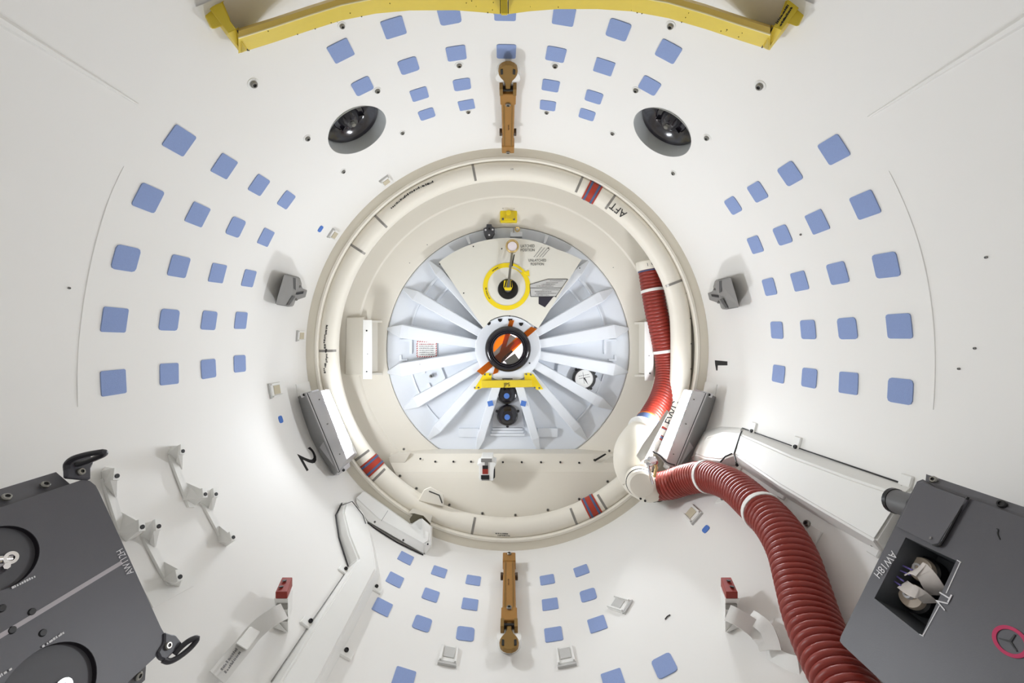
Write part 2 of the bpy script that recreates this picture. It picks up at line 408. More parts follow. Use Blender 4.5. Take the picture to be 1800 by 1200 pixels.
for ang, rp, wp in RIBS:
    c = math.radians(ang); e = V((math.cos(c), 0, math.sin(c))); t = V((-e.z, 0, e.x)); sc = HY/F
    st = [(50, 14, -.04), (120, 14+(wp-14)*.55, -.04), (rp-36, wp*.95, -.037), (rp-24, wp, -.033), (rp+3, 5, -.006)]
    v = []; f = []
    for s, w, dy in st:
        b = HC+e*(s*sc); h = w*sc/2
        for x, y in ((-h*1.12, HY+.03), (-h, HY+dy+.003), (-h+.003, HY+dy), (h-.003, HY+dy), (h, HY+dy+.003), (h*1.12, HY+.03)):
            q = b+t*x; v.append((q.x, y, q.z))
    m = 6
    for i in range(len(st)-1):
        for k in range(m): f.append([i*m+k, i*m+(k+1) % m, i*m+m+(k+1) % m, i*m+m+k])
    f += [list(range(m)), list(range(len(v)-m, len(v)))]
    obj('rib', v, f, HATCHM, hatch)
# raised steps in the pockets between the ribs
def arcstep(a0, a1, r, w, dy, th=.02):
    n = 10; q = [hpol(a0+(a1-a0)*i/n, r, dy) for i in range(n+1)]+[hpol(a1-(a1-a0)*i/n, r-w, dy) for i in range(n+1)]
    prism('pocket_step', q, (0, th, 0), HATCHM, hatch)
for a0, a1 in ((33,49),(131,147)):
    arcstep(a0, a1, 178, 4, .010, .02); arcstep(a0, a1, 152, 3, .014)
for a0, a1 in ((12,27),(153,168),(-27,-14),(194,207),(-46,-33),(213,226)): arcstep(a0, a1, 176, 2.5, .012, .02)
for sgn in (1, -1):
    cxx = 893
    for pts in ([(702,596),(724,596),(724,622),(720,622),(720,600),(702,600)], [(702,624),(706,624),(706,631),(716,631),(716,634),(702,634)]):
        q = [(x, y) if sgn > 0 else (2*893-x, y) for x, y in pts]
        plate('pocket_step', q, HY+.006, .03, HATCHM, hatch)
plate('pocket_block', [(806,753),(842,753),(842,768),(806,768)], HY+.004, .03, HATCHM, hatch); plate('pocket_block', [(945,753),(980,753),(980,768),(945,768)], HY+.004, .03, HATCHM, hatch)
for k, y0 in enumerate((752, 757, 762)): plate('pocket_step', [(866-k*2,y0),(918+k*2,y0),(918+k*2,y0+4),(866-k*2,y0+4)], HY+.012-.006*k, .02, HATCHM, hatch)
# cross web at the top rim
for a in (110, 71): 
    q = [hpol(a-.5, 196, -.03), hpol(a+.5, 196, -.03), hpol(a+.9, 212, .0), hpol(a-.9, 212, .0)]
    prism('rim_web', q, (0,.05,0), HATCHM, hatch)
# hub plate
sh = (HY-.052)/F; hc = hp(893, 613, -.052)
lathe('hub_plate', [(26*sh, 0), (57*sh, 0), (58*sh, .004), (58*sh, .09), (26*sh, .09)], hc, (0,1,0), HATCHM, hatch, n=64, closed=True)
for dx, dy in ((-34,-44),(-14,-50),(4,-50),(23,-43)):
    plate('hub_notch', [(893+dx-4,613+dy-3),(893+dx+4,613+dy-3),(893+dx+3,613+dy+1),(893+dx,613+dy+3),(893+dx-3,613+dy+1)], HY-.0535, .004, BLACK, hatch)
for px, py in ((856,566),(934,567),(931,638),(896,555)): screw(hp(px, py, -.053), (0,-1,0), .0035, hatch, BLACK)
# amber straps lying across the hub
def pstrap(pts, dy, m, th=.002, nm='amber_strap'):
    return plate(nm, pts, HY+dy, th, m, hatch)
pstrap([(934,574),(944,578),(848,659),(838,652)], -.0545, AMBER)
pstrap([(896,562),(904,563),(875,655),(866,658)], -.0555, AMBER)
# window
W = lathe('window_ring', [(27*sh,-.004),(27*sh,-.016),(29*sh,-.022),(31*sh,-.020),(32*sh,-.026),(35*sh,-.028),(38*sh,-.024),(40*sh,-.016),(40*sh,-.002),(38*sh,0),(27*sh,0)], hc, (0,1,0), PBLACK, hatch, n=64, closed=True)
lathe('window_pane', [(0,-.010),(27*sh,-.010),(27*sh,-.005),(0,-.005)], hc, (0,1,0), GLASS, W, n=48)
disc('window_backing', hc+V((0,.02,0)), (0,1,0), 27*sh, .01, mat('lit_beyond', (244,240,246), .5, emit=1.5), W, n=40)
plate('window_blind', [(866,600),(872,592),(884,587),(897,586),(897,592),(873,634),(868,628)], HY-0.0420, .003, FILM, W)
plate('amber_strip', [(908,592),(918,602),(879,640),(869,630)], HY-0.0480, .003, FILM, W)
plate('white_strip', [(898,588),(908,594),(872,630),(867,620)], HY-0.0460, .003, PWHITE, W)
plate('dark_strip', [(893,610),(902,618),(880,640),(871,632)], HY-0.0500, .003, mat('dark_brown', (92,52,14), .4), W)
plate('metal_tab', [(896,627),(905,621),(913,632),(906,639),(893,641),(886,634)], HY-0.0530, .003, STEEL, W)
plate('white_loop', [(882,622),(901,600),(905,602),(887,624)], HY-0.0520, .002, LGREY, W)
# cream access cover with the crank
q = [hpol(128.5-(128.5-50.5)*i/24, 195+(8 if i > 20 else 0)*(i-20)/4, -.056) for i in range(25)]+[hp(946,577,-.056)]+[hpol(42+(138-42)*i/12, 59, -.056) for i in range(2, 11)]+[hp(850,577,-.056)]
cover = prism('access_cover', q, (0,.006,0), PANELC, hatch)
for px, py in ((832,433),(773,464),(964,436),(1019,471),(815,515),(977,521),(882,437)): screw(hp(px, py, -.0565), (0,-1,0), .003, cover, BLACK)
yr = hp(890.5, 503.5, -.0568); s2 = (HY-.0568)/F
lathe('yellow_ring', [(33.5*s2,0),(41.5*s2,0),(41.5*s2,-.0012),(33.5*s2,-.0012)], yr, (0,1,0), YEL2, cover, n=64, closed=True)
q = [(890.5+r*math.cos(math.radians(a)), 503.5-r*math.sin(math.radians(a))) for r, aa in ((38,[84,74,64,54,44]),) for a in aa]
q2 = [(890.5+r*math.cos(math.radians(a)), 503.5-r*math.sin(math.radians(a))) for r, aa in ((47,[40,54,64,74,84]),) for a in aa]
plate('arrow', [(890.5+37*math.cos(math.radians(a)), 503.5-37*math.sin(math.radians(a))) for a in (84,74,64,54,44)]+[(931,486),(930,475),(923,477)]+[(890.5+42.5*math.cos(math.radians(a)), 503.5-42.5*math.sin(math.radians(a))) for a in (44,54,64,74,84)], HY-.0588, .001, YEL2, cover)
plate('arrow_shadow', [(890.5+r*math.cos(math.radians(a)), 503.5-r*math.sin(math.radians(a))) for r, aa in ((35.5,(84,74,64,54,44)),(38,(44,54,64,74,84))) for a in aa], HY-.0592, .0008, LGREY, cover)  # grey strip painting the arrow's shadow along its inner side
for k in range(7):
    a = math.radians(160+9*k if k > 2 else 118+6*k); p = hp(890.5+37.5*math.cos(a), 503.5-37.5*math.sin(a), -.0584)
    scribble('ring_print', p, (-math.sin(a), 0, math.cos(a)), (0,-1,0), .012, .006, 3, INK, cover)
lathe('crank_socket', [(18*s2,.001),(18*s2,-.002),(17*s2,-.006),(15*s2,-.005),(10*s2,-.0015),(0,-.001)], hp(893,508,-.0565), (0,1,0), BLACK, cover, n=32)
crank = lathe('crank_boss', [(0,-.022),(5*s2,-.022),(6*s2,-.018),(6.5*s2,.02)], hp(893,508,-.0565), (0,1,0), STEEL, hatch, n=24)
y0 = HY-.085
plate('striped_collar', [(886,493),(900,492),(901,504),(898,510),(888,510),(885,504)], y0, .012, YEL2, crank)
for k in range(4): plate('stripe', [(886+k*4,505),(888.2+k*4,505),(891.2+k*3,493),(889+k*3,493)], y0-.0008, .001, BLACK, crank)
plate('arm', [(891,505),(895.5,505),(902.5,440),(898.5,440)], y0-.004, .005, STEEL, crank)
plate('arm_slot', [(898.5,468),(901,468),(905,447),(903,447)], y0+.004, .003, BLACK, crank)
kn = lathe('knob', [(0,.012),(10*s2,.012),(11.5*s2,.004),(11.5*s2,-.010),(9.5*s2,-.016),(8.5*s2,-.012),(0,-.012)], P(900.5,433,y0), (0,1,0), mat('brass', (204,178,122), .3, metal=.6), crank, n=32)
disc('knob_face', P(900.5,433,y0-.0115), (0,-1,0), 8.3*s2*.97, .002, mat('pale_disc', (236,226,230), .3), kn, n=28)
text('print', 'LATCHED\nPOSITION', hp(927.5,436,-.057), (1,0,0), (0,-1,0), 7.0*s2, INK, cover, .8)
text('print', 'UNLATCHED\nPOSITION', hp(944.5,461,-.057), (1,0,0), (0,-1,0), 6.6*s2, INK, cover, .8)
for k in range(4): plate('print_line', [(938+k*5,452),(939+k*5,452),(953+k*5 if k < 3 else 967,434+k),(952+k*5 if k < 3 else 966,434+k)], HY-.0572, .0006, GINK, cover)
pl = plate('placard', [(931,500),(963,490.5),(998,490.5),(977,521),(933,521)], HY-.0574, .001, LGREY, cover)
def outline(pts, y, w, m, parent, nm='border'):
    for i in range(len(pts)):
        a, b = V((*pts[i], 0)), V((*pts[(i+1) % len(pts)], 0)); d = (b-a).normalized(); nn = V((-d.y, d.x, 0))*w/2
        plate(nm, [tuple((a+nn)[:2]), tuple((b+nn)[:2]), tuple((b-nn)[:2]), tuple((a-nn)[:2])], y, .0006, m, parent)
outline([(931,500),(963,490.5),(998,490.5),(977,521),(933,521)], HY-.0580, .9, INK, pl); outline([(932,506),(987,506)], HY-.0580, .8, INK, pl)
for k, (x, y, w) in enumerate(((978,494,22),(970,497.5,20),(964,500.5,24),(958,503.5,30),(968,510,30),(955,513,30),(960,516,34),(952,519,24))):
    scribble('print', hp(x, y, -.0578), (1,0,0), (0,-1,0), w*s2, 1.3*s2, w//2, GINK, pl)
plate('dark_pentagon', [(947,521),(973,521),(958,540),(947,534)], HY-.0576, .001, mat('dark_print', (44,40,52), .5), cover)
# warning placard, left pocket
wp = plate('warning_placard', [(732,599),(768,599),(768,628),(732,628)], HY+.012, .002, PWHITE, hatch)
for k in range(9):
    for y in (599, 625.5): plate('hazard_dash', [(732.6+k*4,y+2.3),(734.6+k*4,y+2.3),(736+k*4,y+.2),(734+k*4,y+.2)], HY+.0112, .0008, REDI, wp)
for k in range(6):
    for x in (732, 765.6): plate('hazard_dash', [(x+.2,604+k*4),(x+.2,606+k*4),(x+2.2,604.5+k*4),(x+2.2,602.5+k*4)], HY+.0112, .0008, REDI, wp)
for k in range(6): scribble('print', hp(750, 605.5+k*3.6, .0112), (1,0,0), (0,-1,0), 27*s2, 1.7*s2, 14, GINK if k else REDI, wp)
# pressure gauge, right pocket
gc = hp(1026, 665, -.012)
g = lathe('gauge_body', [(0,.06),(19*s2,.06),(20*s2,.0),(20.5*s2,-.016),(19*s2,-.021),(16.6*s2,-.021),(16.2*s2,-.012),(0,-.012)], gc, (0,1,0), BLACK, hatch, n=40)
disc('gauge_face', gc+V((0,-.0125,0)), (0,-1,0), 16.2*s2, .001, mat('gauge_white', (238,238,236), .5), g, n=40)
plate('gauge_needle', [(1025,664),(1028,663),(1034.5,676.5)], gc.y-.015, .001, BLACK, g)
plate('gauge_mark', [(1024.3,654),(1025,654),(1027.5,674),(1026.8,674)], gc.y-.0142, .0006, GINK, g)
scribble('gauge_print', P(1026,660,gc.y-.014), (1,0,.2), (0,-1,0), 18*s2, 1.5*s2, 9, GINK, g, rows=2, pitch=3)
for a in (130, 30, 10, 245, 205, 305):
    c = math.radians(a); disc('gauge_lug', gc+V((21.5*s2*math.cos(c), -.008, 21.5*s2*math.sin(c))), (0,1,0), 2.6*s2, .012, BLACK, g, n=12)
plate('gauge_mount', [(980,640),(1000,640),(1044,652),(1058,672),(1046,694),(1012,680),(978,658)], HY+.004, .03, HATCHM, hatch, bevel=.004)
# valve knob left pocket
k_ = lathe('valve_stub', [(0,-.02),(3*s2,-.02),(3.6*s2,-.012),(3.6*s2,.02)], hp(758.5,660.5,.01), (0,1,0), STEEL, hatch, n=16); disc('valve_hole', hp(757.8,660.8,-.0105), (0,-1,0), 2*s2, .001, BLACK, k_, n=10)
plate('pocket_tab', [(742,647),(746,646),(747,656),(743,657)], HY+.010, .02, HATCHM, hatch); plate('pocket_tab', [(750,675),(754,673),(759,682),(754,684)], HY+.010, .02, HATCHM, hatch)
plate('pocket_tab', [(772,643),(778,642),(776,647),(783,664),(780,668),(773,652)], HY+.010, .02, HATCHM, hatch)
# yellow grab handle under the window
gh = plate('grab_handle', [(833,684),(850,657),(857,655),(864,657),(864,668),(922,668),(922,656),(931,655),(938,658),(955,684),(944,685),(938,680),(848,681),(843,684)], HY-.058, .006, YEL2, hatch)
hexa('grip', [hp(846,668,-.095), hp(935,667,-.095), hp(936,680.5,-.095), hp(846,682,-.095)], [hp(848,670,-.075), hp(933,669,-.075), hp(934,679,-.075), hp(848,680,-.075)], YEL, gh, bevel=.003)
for x in (849, 932): hexa('grip_post', [hp(x-3,669,-.09), hp(x+3,669,-.09), hp(x+3,680,-.09), hp(x-3,680,-.09)], [hp(x-3,669,-.055), hp(x+3,669,-.055), hp(x+3,680,-.055), hp(x-3,680,-.055)], YEL, gh)
for px, py in ((852,658),(861,658),(925,657.5),(933,658),(834.5,681),(841,681),(940,681),(948,681.5)): screw(hp(px, py, -.0585), (0,-1,0), .0042, gh, STEEL, BLUE2)
text('print', 'JPS', hp(891,676,-.0955), (1,0,.05), (0,-1,0), 9*s2, INK, gh, 1.)
plate('spring_wire', [(882,665),(901,665),(901,666.5),(884,666.5),(890,671),(888,671)], HY-.06, .003, BLACK, hatch)
# black equalisation valves in the lower pocket
plate('valve_plate', [(872,683),(913,683),(921,751),(865,751)], HY+.008, .03, mat('plate_grey', (186,188,194), .4), hatch)
for px, py, r in ((891,693,17.5),(892,730,19)):
    c = hp(px, py, -.005)
    b = lathe('equalisation_valve', [(r*s2*.95,.05),(r*s2,.03),(r*s2,.0),(r*s2*.93,-.006),(r*s2*.85,-.004),(r*s2*.6,-.014),(r*s2*.5,-.018),(0,-.018)], c, (0,1,0), PBLACK, hatch, n=36)
    disc('blue_cap', c+V((-.001, -.018, -.004)), (0,-1,0), 5*s2, .004, BLUE2, b, n=20)
    for a in (20, 160, 270):
        q = math.radians(a); disc('lug', c+V((r*1.08*s2*math.cos(q), .01, r*1.08*s2*math.sin(q))), (0,1,0), 2.6*s2, .01, PBLACK, b, n=10)
for px, r in ((862,-.25),(920,.25)):
    c = math.cos(r)*4.6; s = math.sin(r)*4.6
    plate('blue_square', [(px-c+s,709-c-s),(px+c+s,709-c+s),(px+c-s,709+c+s),(px-c-s,709+c-s)], HY-.052, .002, BLUE2, hatch)

# ------------------------------------------------------------------ fittings on the bulkhead rim above the hatch
T = thing('yellow_plate', 'square yellow plate with four corner screws above the hatch', 'plate', P(894,374,1.86))
plate('base', [(879,360),(909,360),(909,390),(879,390)], 1.845, .04, YEL2, T, bevel=.002)
disc('boss', P(894,375,1.845), (0,-1,0), .012, .012, YEL2, T); plate('tab', [(889,372),(904,372),(904,384),(889,384)], 1.838, .008, YEL, T)
for px, py in ((884,365),(904,365),(884,385),(903.5,385)): screw(P(px, py, 1.8445), (0,-1,0), .006, T)
T = thing('grey_catch', 'dark grey three-hole catch at top of the hatch', 'catch', P(859,406,1.87))
plate('body', [(855.5,394),(864,394),(865,398),(869,400),(869,408),(864,416),(862,419),(857,419),(853,415),(850,408),(850,401),(855,399)], 1.84, .05, mat('catch_grey', (70,70,74), .5), T)
for px, py in ((853.5,404),(866,403.5),(860,413)): disc('hole', P(px, py, 1.8395), (0,-1,0), .0045, .001, WINK, T, n=10)
disc('pivot', P(860,402,1.8395), (0,-1,0), .005, .003, BLACK, T, n=12)
T = thing('hook_eye', 'small brass eye on white block above crank knob', 'eye bolt', P(910,405,1.87))
plate('block', [(897,407),(918,407),(918,416),(897,416)], 1.845, .04, HATCHM, T, bevel=.002)
lathe('eye', [(.006,0),(.010,-.004),(.013,0),(.010,.004)], P(909.5,403,1.838), (0,1,0), mat('brass', (204,178,122)), T, n=20, closed=True)
plate('pin', [(902,398),(904,398),(904,408),(902,408)], 1.84, .004, STEEL, T)

# ------------------------------------------------------------------ lower panel below the hatch
lower = thing('lower_panel', 'cream segment-shaped panel below the hatch with screws along its edges', 'panel', P(890,912,1.68))
rows = [(789, HY-.01, None), (797, 1.80, None), (809, 1.775, None), (829, 1.74, None), (870, 1.70, None), (905, 1.666, None), (925, 1.648, None), (940, 1.635, None)]
def xlim(z, rad=.775): return math.sqrt(max(1e-6, rad*rad-z*z))
v = []; f = []
for py, y, _ in rows:
    z = P(893, py, y).z; xl = xlim(z)
    xa = max(P(686 if py < 800 else (684 if py < 815 else 694), py, y).x, -xl) if py < 850 else -xl
    xb = min(P(1096, py, y).x, xl) if py < 850 else xl
    for i in range(13): v.append((xa+(xb-xa)*i/12, y, z))
for j in range(len(rows)-1):
    for i in range(12): f.append([j*13+i, j*13+i+1, j*13+14+i, j*13+13+i])
n0 = len(v); v += [(a, b+.012, c-.012) for a, b, c in v]
f += [[q+n0 for q in reversed(x)] for x in f]
ed = [i for i in range(13)], [n0-13+i for i in range(13)], [j*13 for j in range(len(rows))], [j*13+12 for j in range(len(rows))]
for e in ed:
    for i in range(len(e)-1): f.append([e[i], e[i+1], e[i+1]+n0, e[i]+n0])
obj('face_sheet', v, f, CREAM, lower, smooth=True, sharp=10)
plate('corner_plate', [(684,803),(697,796),(720,797),(712,812),(692,828)], 1.768, .03, CREAM, lower); plate('corner_plate', [(1060,811),(1096,792),(1096,830),(1050,822)], 1.768, .03, CREAM, lower)
for px, py in ((739,806),(765,811),(797,811),(828,811),(884,812),(917,812),(951,812),(985,812),(1018,813),(1045,808)): screw(P(px, py, 1.765), (0,-1,.2), .0045, lower, BLACK)
for px, py in ((703,836),(732,858),(848,902),(906,905),(963,896),(1018,877),(1068,846),(790,887)): screw(P(px, py, 1.738-(py-829)/76*.073), (0,-1,.4), .006, lower)
for px, py in ((710,789),(1071,792)): screw(P(px, py, 1.80), (0,-1,0), .006, lower)
plate('slot_pin', [(1043,809),(1064,797),(1066,798.5),(1046,811)], 1.762, .004, BLACK, lower)
# buckle in the middle
T = thing('seat_buckle', 'white buckle with grey tongue and red tab on the lower panel', 'buckle', P(854,845,1.70))
B = lambda pts, y, th, m, nm, par=T, **k: plate(nm, pts, y, th, m, par, **k)
B([(838,816),(846,812),(846,804),(866,804),(866,812),(872,814),(872,818),(869,820),(869,842),(866,845),(844,845),(842,842),(842,820)], 1.66, .075, PWHITE, 'frame', bevel=.002)
B([(845.5,806),(864.5,806),(864.5,812),(858,812),(858,819),(852,819),(852,812),(845.5,812)], 1.657, .003, MGREY, 'tongue')
B([(848,818),(858,818),(858,833),(848,833)], 1.6575, .003, REDB, 'red_tab'); B([(848,818),(858,818),(858,824),(848,824)], 1.6565, .002, BLACK, 'tab_shadow')  # the black piece paints the shadow across the upper red tab
B([(845.5,835),(860,835),(860,842),(845.5,842)], 1.6575, .003, BLACK, 'slot'); B([(846.5,842.5),(860,842.5),(860,844),(846.5,844)], 1.6575, .003, MGREY, 'bar')
B([(868,824),(870,824),(870,839),(867,842)], 1.66, .02, BLACK, 'side_slot')

# ------------------------------------------------------------------ ring duct with couplings and straps
YD, RD = 1.60, .0395
duct = thing('air_duct', 'cream round air duct running inside the flange ring', 'duct', (0, YD, -.77))
def ductp(deg, dr=0.):
    d = (deg+180) % 360-180
    r = 314-9*math.exp(-((d)/15)**2)*(1 if abs(d) < 60 else 0)
    r = r*YD/F+dr; c = math.radians(deg); return V((r*math.cos(c), YD, r*math.sin(c)))
def duct_tube(name, d0, d1, rad, m, parent, n=20, step=2., cap=True):
    k = max(4, int(abs(d1-d0)/step)); path = [ductp(d0+(d1-d0)*i/k) for i in range(k+1)]
    return tube(name, path, rad, m, parent, n=n, cap=cap, up=(0,1,0))
duct_tube('pipe', -41, 317, RD, CREAM, duct, n=28)
def angle_px(px, py): q = P(px, py, YD); return math.degrees(math.atan2(q.z, q.x))
for px, py in ((1042,335),(650,821),(1044,897),(1172,765)):
    a = angle_px(px, py); w = 2.15
    c = duct_tube('coupling', a-w, a+w, RD+.0022, REDP, duct, n=28, step=.6)
    for s in (-1, 1): duct_tube('blue_band', a+s*1.25-.35, a+s*1.25+.35, RD+.0034, SLATE, c, n=28, step=.3)
for px, py in ((833,300),(1019,322),(1076,350),(665,384),(624,434),(570,616),(1190,495),(636,800),(667,833),(831,930),(1011,913),(1062,887)):
    a = math.radians(angle_px(px, py)); e = V((math.cos(a), 0, math.sin(a))); t = V((-e.z, 0, e.x)); c = ductp(math.degrees(a))
    pts = [c+(e*math.cos(q)-V((0,1,0))*math.sin(q))*(RD+.0008) for q in [pi*(.02+.86*i/12) for i in range(13)]]
    s = ribbon('strap', pts, t, .0095, .0016, mat('strap_metal', (140,136,130), .35, metal=.4), duct)
    boxf('strap_head', c+e*(RD-.002)-V((0,.028,0)), t, e, V((0,-1,0)), .0075, .008, -.006, .008, BLACK, s)
for i in range(46):                        # rivets along the outer edge of the duct
    a = 2*pi*i/46+.03
    d = math.degrees(a)
    if 195 < d < 235 or 300 < d < 345: continue
    c = ductp(d); e = V((math.cos(a), 0, math.sin(a))); n = (e*.75-V((0,1,0))*.66).normalized()
    lathe('rivet', [(0,.002),(.002,.0015),(.0028,-.0005)], c+n*RD, n, BLACK, duct, n=8)
def duct_text(s, px, py, size, flip, nm='lettering', sx=1., scr=None):
    a = math.radians(angle_px(px, py)); e = V((math.cos(a), 0, math.sin(a))); t = V((-e.z, 0, e.x)); c = ductp(math.degrees(a))
    tgt = P(px, py, YD-RD); off = (tgt-c).dot(e); off = max(-.034, min(.034, off)); h = math.sqrt(RD*RD-off*off)
    n = (e*off-V((0,1,0))*h).normalized(); p = c+n*(RD+.0005); xd = t*(1 if flip else -1)
    if scr: return scribble(nm, p, xd, n, scr[0], scr[1], scr[2], INK, duct)
    return text(nm, s, p, xd, n, size, INK, duct, sx)
duct_text('AFT', 1087, 368, .042, True)
duct_text('FWD', 1184, 725, .045, True)
duct_text('LIM', 900, 297, .008, False)
for i in range(9):
    a = i/8; duct_text('', 692+(757-692)*a, 364-(364-323)*a-5*math.sin(pi*a), 0, False, 'faded_print', scr=(.020, .008, 3))
for i in range(10):
    duct_text('', 571+2*math.cos(i), 574+76*i/9, 0, True, 'faded_print', scr=(.016, .008, 3))
for i in range(2): duct_text('', 882+4*i, 938+4*i, 0, True, 'faded_print', scr=(.05, .005, 8))
# brace bar inside the ring at right
hexa('brace_strip', [P(1212,505,1.63), P(1214,503,1.63), P(1228,690,1.63), P(1212,690,1.63)], [P(1212,505,1.66), P(1214,503,1.66), P(1228,690,1.66), P(1212,690,1.66)], CREAM2, duct)

# ------------------------------------------------------------------ lamps
def lamp(side):
    s = -1 if side == 'left' else 1
    def X(px): return px if s < 0 else 2*890.5-px
    T = thing('lamp', 'grey metal lamp with glowing strip on the %s edge of the ring' % side, 'lamp', P(X(577), 757, 1.50), 'lamps on the ring')
    # cross-section corners along the lamp, given at its two ends: outer wall edge, front outer edge, strip edges, inner back edge
    def sec(pts): return [P(X(px), py, y) for px, py, y in pts]
    e0 = [(524,697,1.468),(537,691,1.42),(563,686,1.405),(577,684,1.442),(580,690,1.52),(532,704,1.52)]
    e1 = [(590,834,1.455),(595,830,1.42),(609,808,1.405),(624,796,1.442),(628,797,1.52),(596,836,1.51)]
    mid = [tuple((a+b)/2 for a, b in zip(p, q)) for p, q in zip(e0, e1)]; mid[0] = (mid[0][0]-8, mid[0][1]+4, 1.462); mid[5] = (mid[5][0]-6, mid[5][1]+3, 1.515)
    S3 = [sec(e0), sec(mid), sec(e1)]; v = sum(S3, []); f = []
    for i in range(2):
        for k in range(6):
            f.append([i*6+k, i*6+(k+1) % 6, i*6+6+(k+1) % 6, i*6+6+k])
    f += [list(range(6)), list(range(12, 18))]
    h = obj('housing', v, f, ALU, T, bevel=.0015)
    # dark side skirt towards the wall
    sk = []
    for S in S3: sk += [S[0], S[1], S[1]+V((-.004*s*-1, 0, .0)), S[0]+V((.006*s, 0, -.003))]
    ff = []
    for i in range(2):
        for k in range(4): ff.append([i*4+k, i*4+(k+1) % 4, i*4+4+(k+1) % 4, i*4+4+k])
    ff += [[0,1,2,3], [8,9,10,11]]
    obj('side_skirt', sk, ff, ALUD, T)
    # glowing tube cover on the inner front edge
    tub = []
    for q in (.015, .5, .86):
        a = V(S3[0][2]).lerp(S3[2][2], q); b = V(S3[0][3]).lerp(S3[2][3], q); c = V(S3[0][4]).lerp(S3[2][4], q)
        nn = (b-a).cross(S3[2][2]-S3[0][2]).normalized()
        if nn.y > 0: nn = -nn
        ins = (c-a).normalized()
        tub += [a.lerp(b, .08)+nn*.0005, a.lerp(b, .3)+nn*.005, a.lerp(b, .8)+nn*.005, b+nn*.002, b.lerp(c, .12)+ins*.001, b.lerp(c, .12)-nn*.004, a.lerp(b, .5)-nn*.004]
    ff = []
    for i in range(2):
        for k in range(7): ff.append([i*7+k, i*7+(k+1) % 7, i*7+7+(k+1) % 7, i*7+7+k])
    ff += [list(range(7)), list(range(14, 21))]
    obj('diffuser', tub, ff, LAMPE, T)
    # seam line, screws, end brackets
    a, b = S3[0][1].lerp(S3[0][2], .12), S3[2][1].lerp(S3[2][2], .12)
    tube('seam', [a+V((0,-.0008,0)), b+V((0,-.0008,0))], .0011, BLACK, T, n=6)
    for px, py in ((561,702),(575,745),(597,798),(602,790),(604,794)): screw(P(X(px), py, 1.407), (0,-1,0), .0022, T, MGREY)
    for pts in ([(527,692),(548,687),(549,693),(530,699)], [(592,826),(604,820),(606,828),(594,834)]):
        br = plate('end_bracket', [(X(x), y) for x, y in pts], 1.425, .05, ALU, T)
        cx_, cy_ = sum(x for x, y in pts)/4, sum(y for x, y in pts)/4
        for d in (-4, 5): screw(P(X(cx_+d), cy_-d*.2, 1.424), (0,-1,0), .005, br, BLACK)
    bk = U(X(534), 686)
    boxf('wall_tab', bk, *frame(bk), .03, .05, -.002, .004, PWHITE, T)
    return T
lamp('left'); lamp('right')

# ------------------------------------------------------------------ corrugated hoses
def hose(name, pts, rad, nrib, amp, m, parent, n=28, taper=0):
    sub = 6; N = nrib*sub+1; path, L = catmull(pts, N)
    def rr(s):
        ph = (s*nrib) % 1.0; w = abs(math.sin(pi*ph))**.55
        return rad-amp+amp*w
    return tube(name, path, rr, m, parent, n=n), path
def bandring(name, path, s, rad, w, th, m, parent, n=28):
    N = len(path); i = int(s*(N-1)); c = path[i]; d = (path[min(i+2, N-1)]-path[max(i-2, 0)]).normalized()
    return lathe(name, [(rad-.002,-w/2),(rad+th,-w/2),(rad+th,w/2),(rad-.002,w/2)], c, d, m, parent, n=n, closed=True)
RB = .0485
hp_px = [(1146,855),(1175,852),(1208,842),(1243,838),(1285,852),(1325,885),(1362,922),(1391,970),(1410,1030),(1428,1090),(1455,1150),(1492,1215),(1545,1300),(1620,1410),(1730,1560)]
hpts = [U(x, y, .742) for x, y in hp_px]; hpts[0] = U(1146,855,.725); hpts[1] = U(1175,852,.735)
T = thing('red_hose', 'big corrugated red hose curving from the white elbow down past the grey panel', 'hose', hpts[0])
_, path = hose('hose_body', hpts, RB, 84, .0042, RED, T)
def near(path, px, py):
    def pr(p): return (VX+F*(p.x-CX)/p.y, VY-F*(p.z-CZ)/p.y)
    return min(range(len(path)), key=lambda i: (pr(path[i])[0]-px)**2+(pr(path[i])[1]-py)**2)/(len(path)-1)
for px, py in ((1243,838),(1342,898)): bandring('cable_tie', path, near(path, px, py), RB, .011, .0022, PWHITE, T)
bandring('hose_clamp', path, .012, RB+.001, .014, .003, STEEL, T); bandring('clamp_edge', path, .0, RB+.001, .006, .0035, BLACK, T)
q = U(1266,812,.70); tube('tie_tail', [q, q+V((.012,-.005,.018)), q+V((.03,-.008,.028))], .0022, INK, T, n=6)
ipx = [(1141,470,1.71),(1146,505,1.71),(1154,550,1.70),(1165,598,1.69),(1172,640,1.68),(1171,672,1.65),(1161,705,1.60),(1146,732,1.55),(1134,752,1.51)]
ipts = [P(*q) for q in ipx]
T = thing('red_hose', 'shorter corrugated red hose beside the duct, inside the ring at right', 'hose', ipts[-1])
_, ip = hose('hose_body', ipts, .0475, 52, .0028, RED, T)
for px, py in ((1148,511),(1170,617)): bandring('cable_tie', ip, near(ip, px, py), .0475, .012, .002, PWHITE, T)
d = (ip[0]-ip[8]).normalized()
col_ = lathe('collar', [(.03,-.01),(.051,-.01),(.053,-.004),(.053,.026),(.049,.030),(.0,.030)], ip[0], d, CREAM, T, n=32)
bandring('blue_band', ip, .02, .0475, .005, .0016, SLATE, T)
tx = ip[0]+d*.008+V((0,-.053,0)); text('lettering', 'I  C D', tx+V((0,-.001,0)), V((1,0,.22)), (0,-1,0), .020, INK, col_, 1.1)
d2 = (ip[-1]-ip[-10]).normalized()
lathe('cuff', [(.047,-.035),(.049,-.035),(.049,.01),(.047,.01)], ip[-1], d2, SLATE, T, n=32, closed=True)
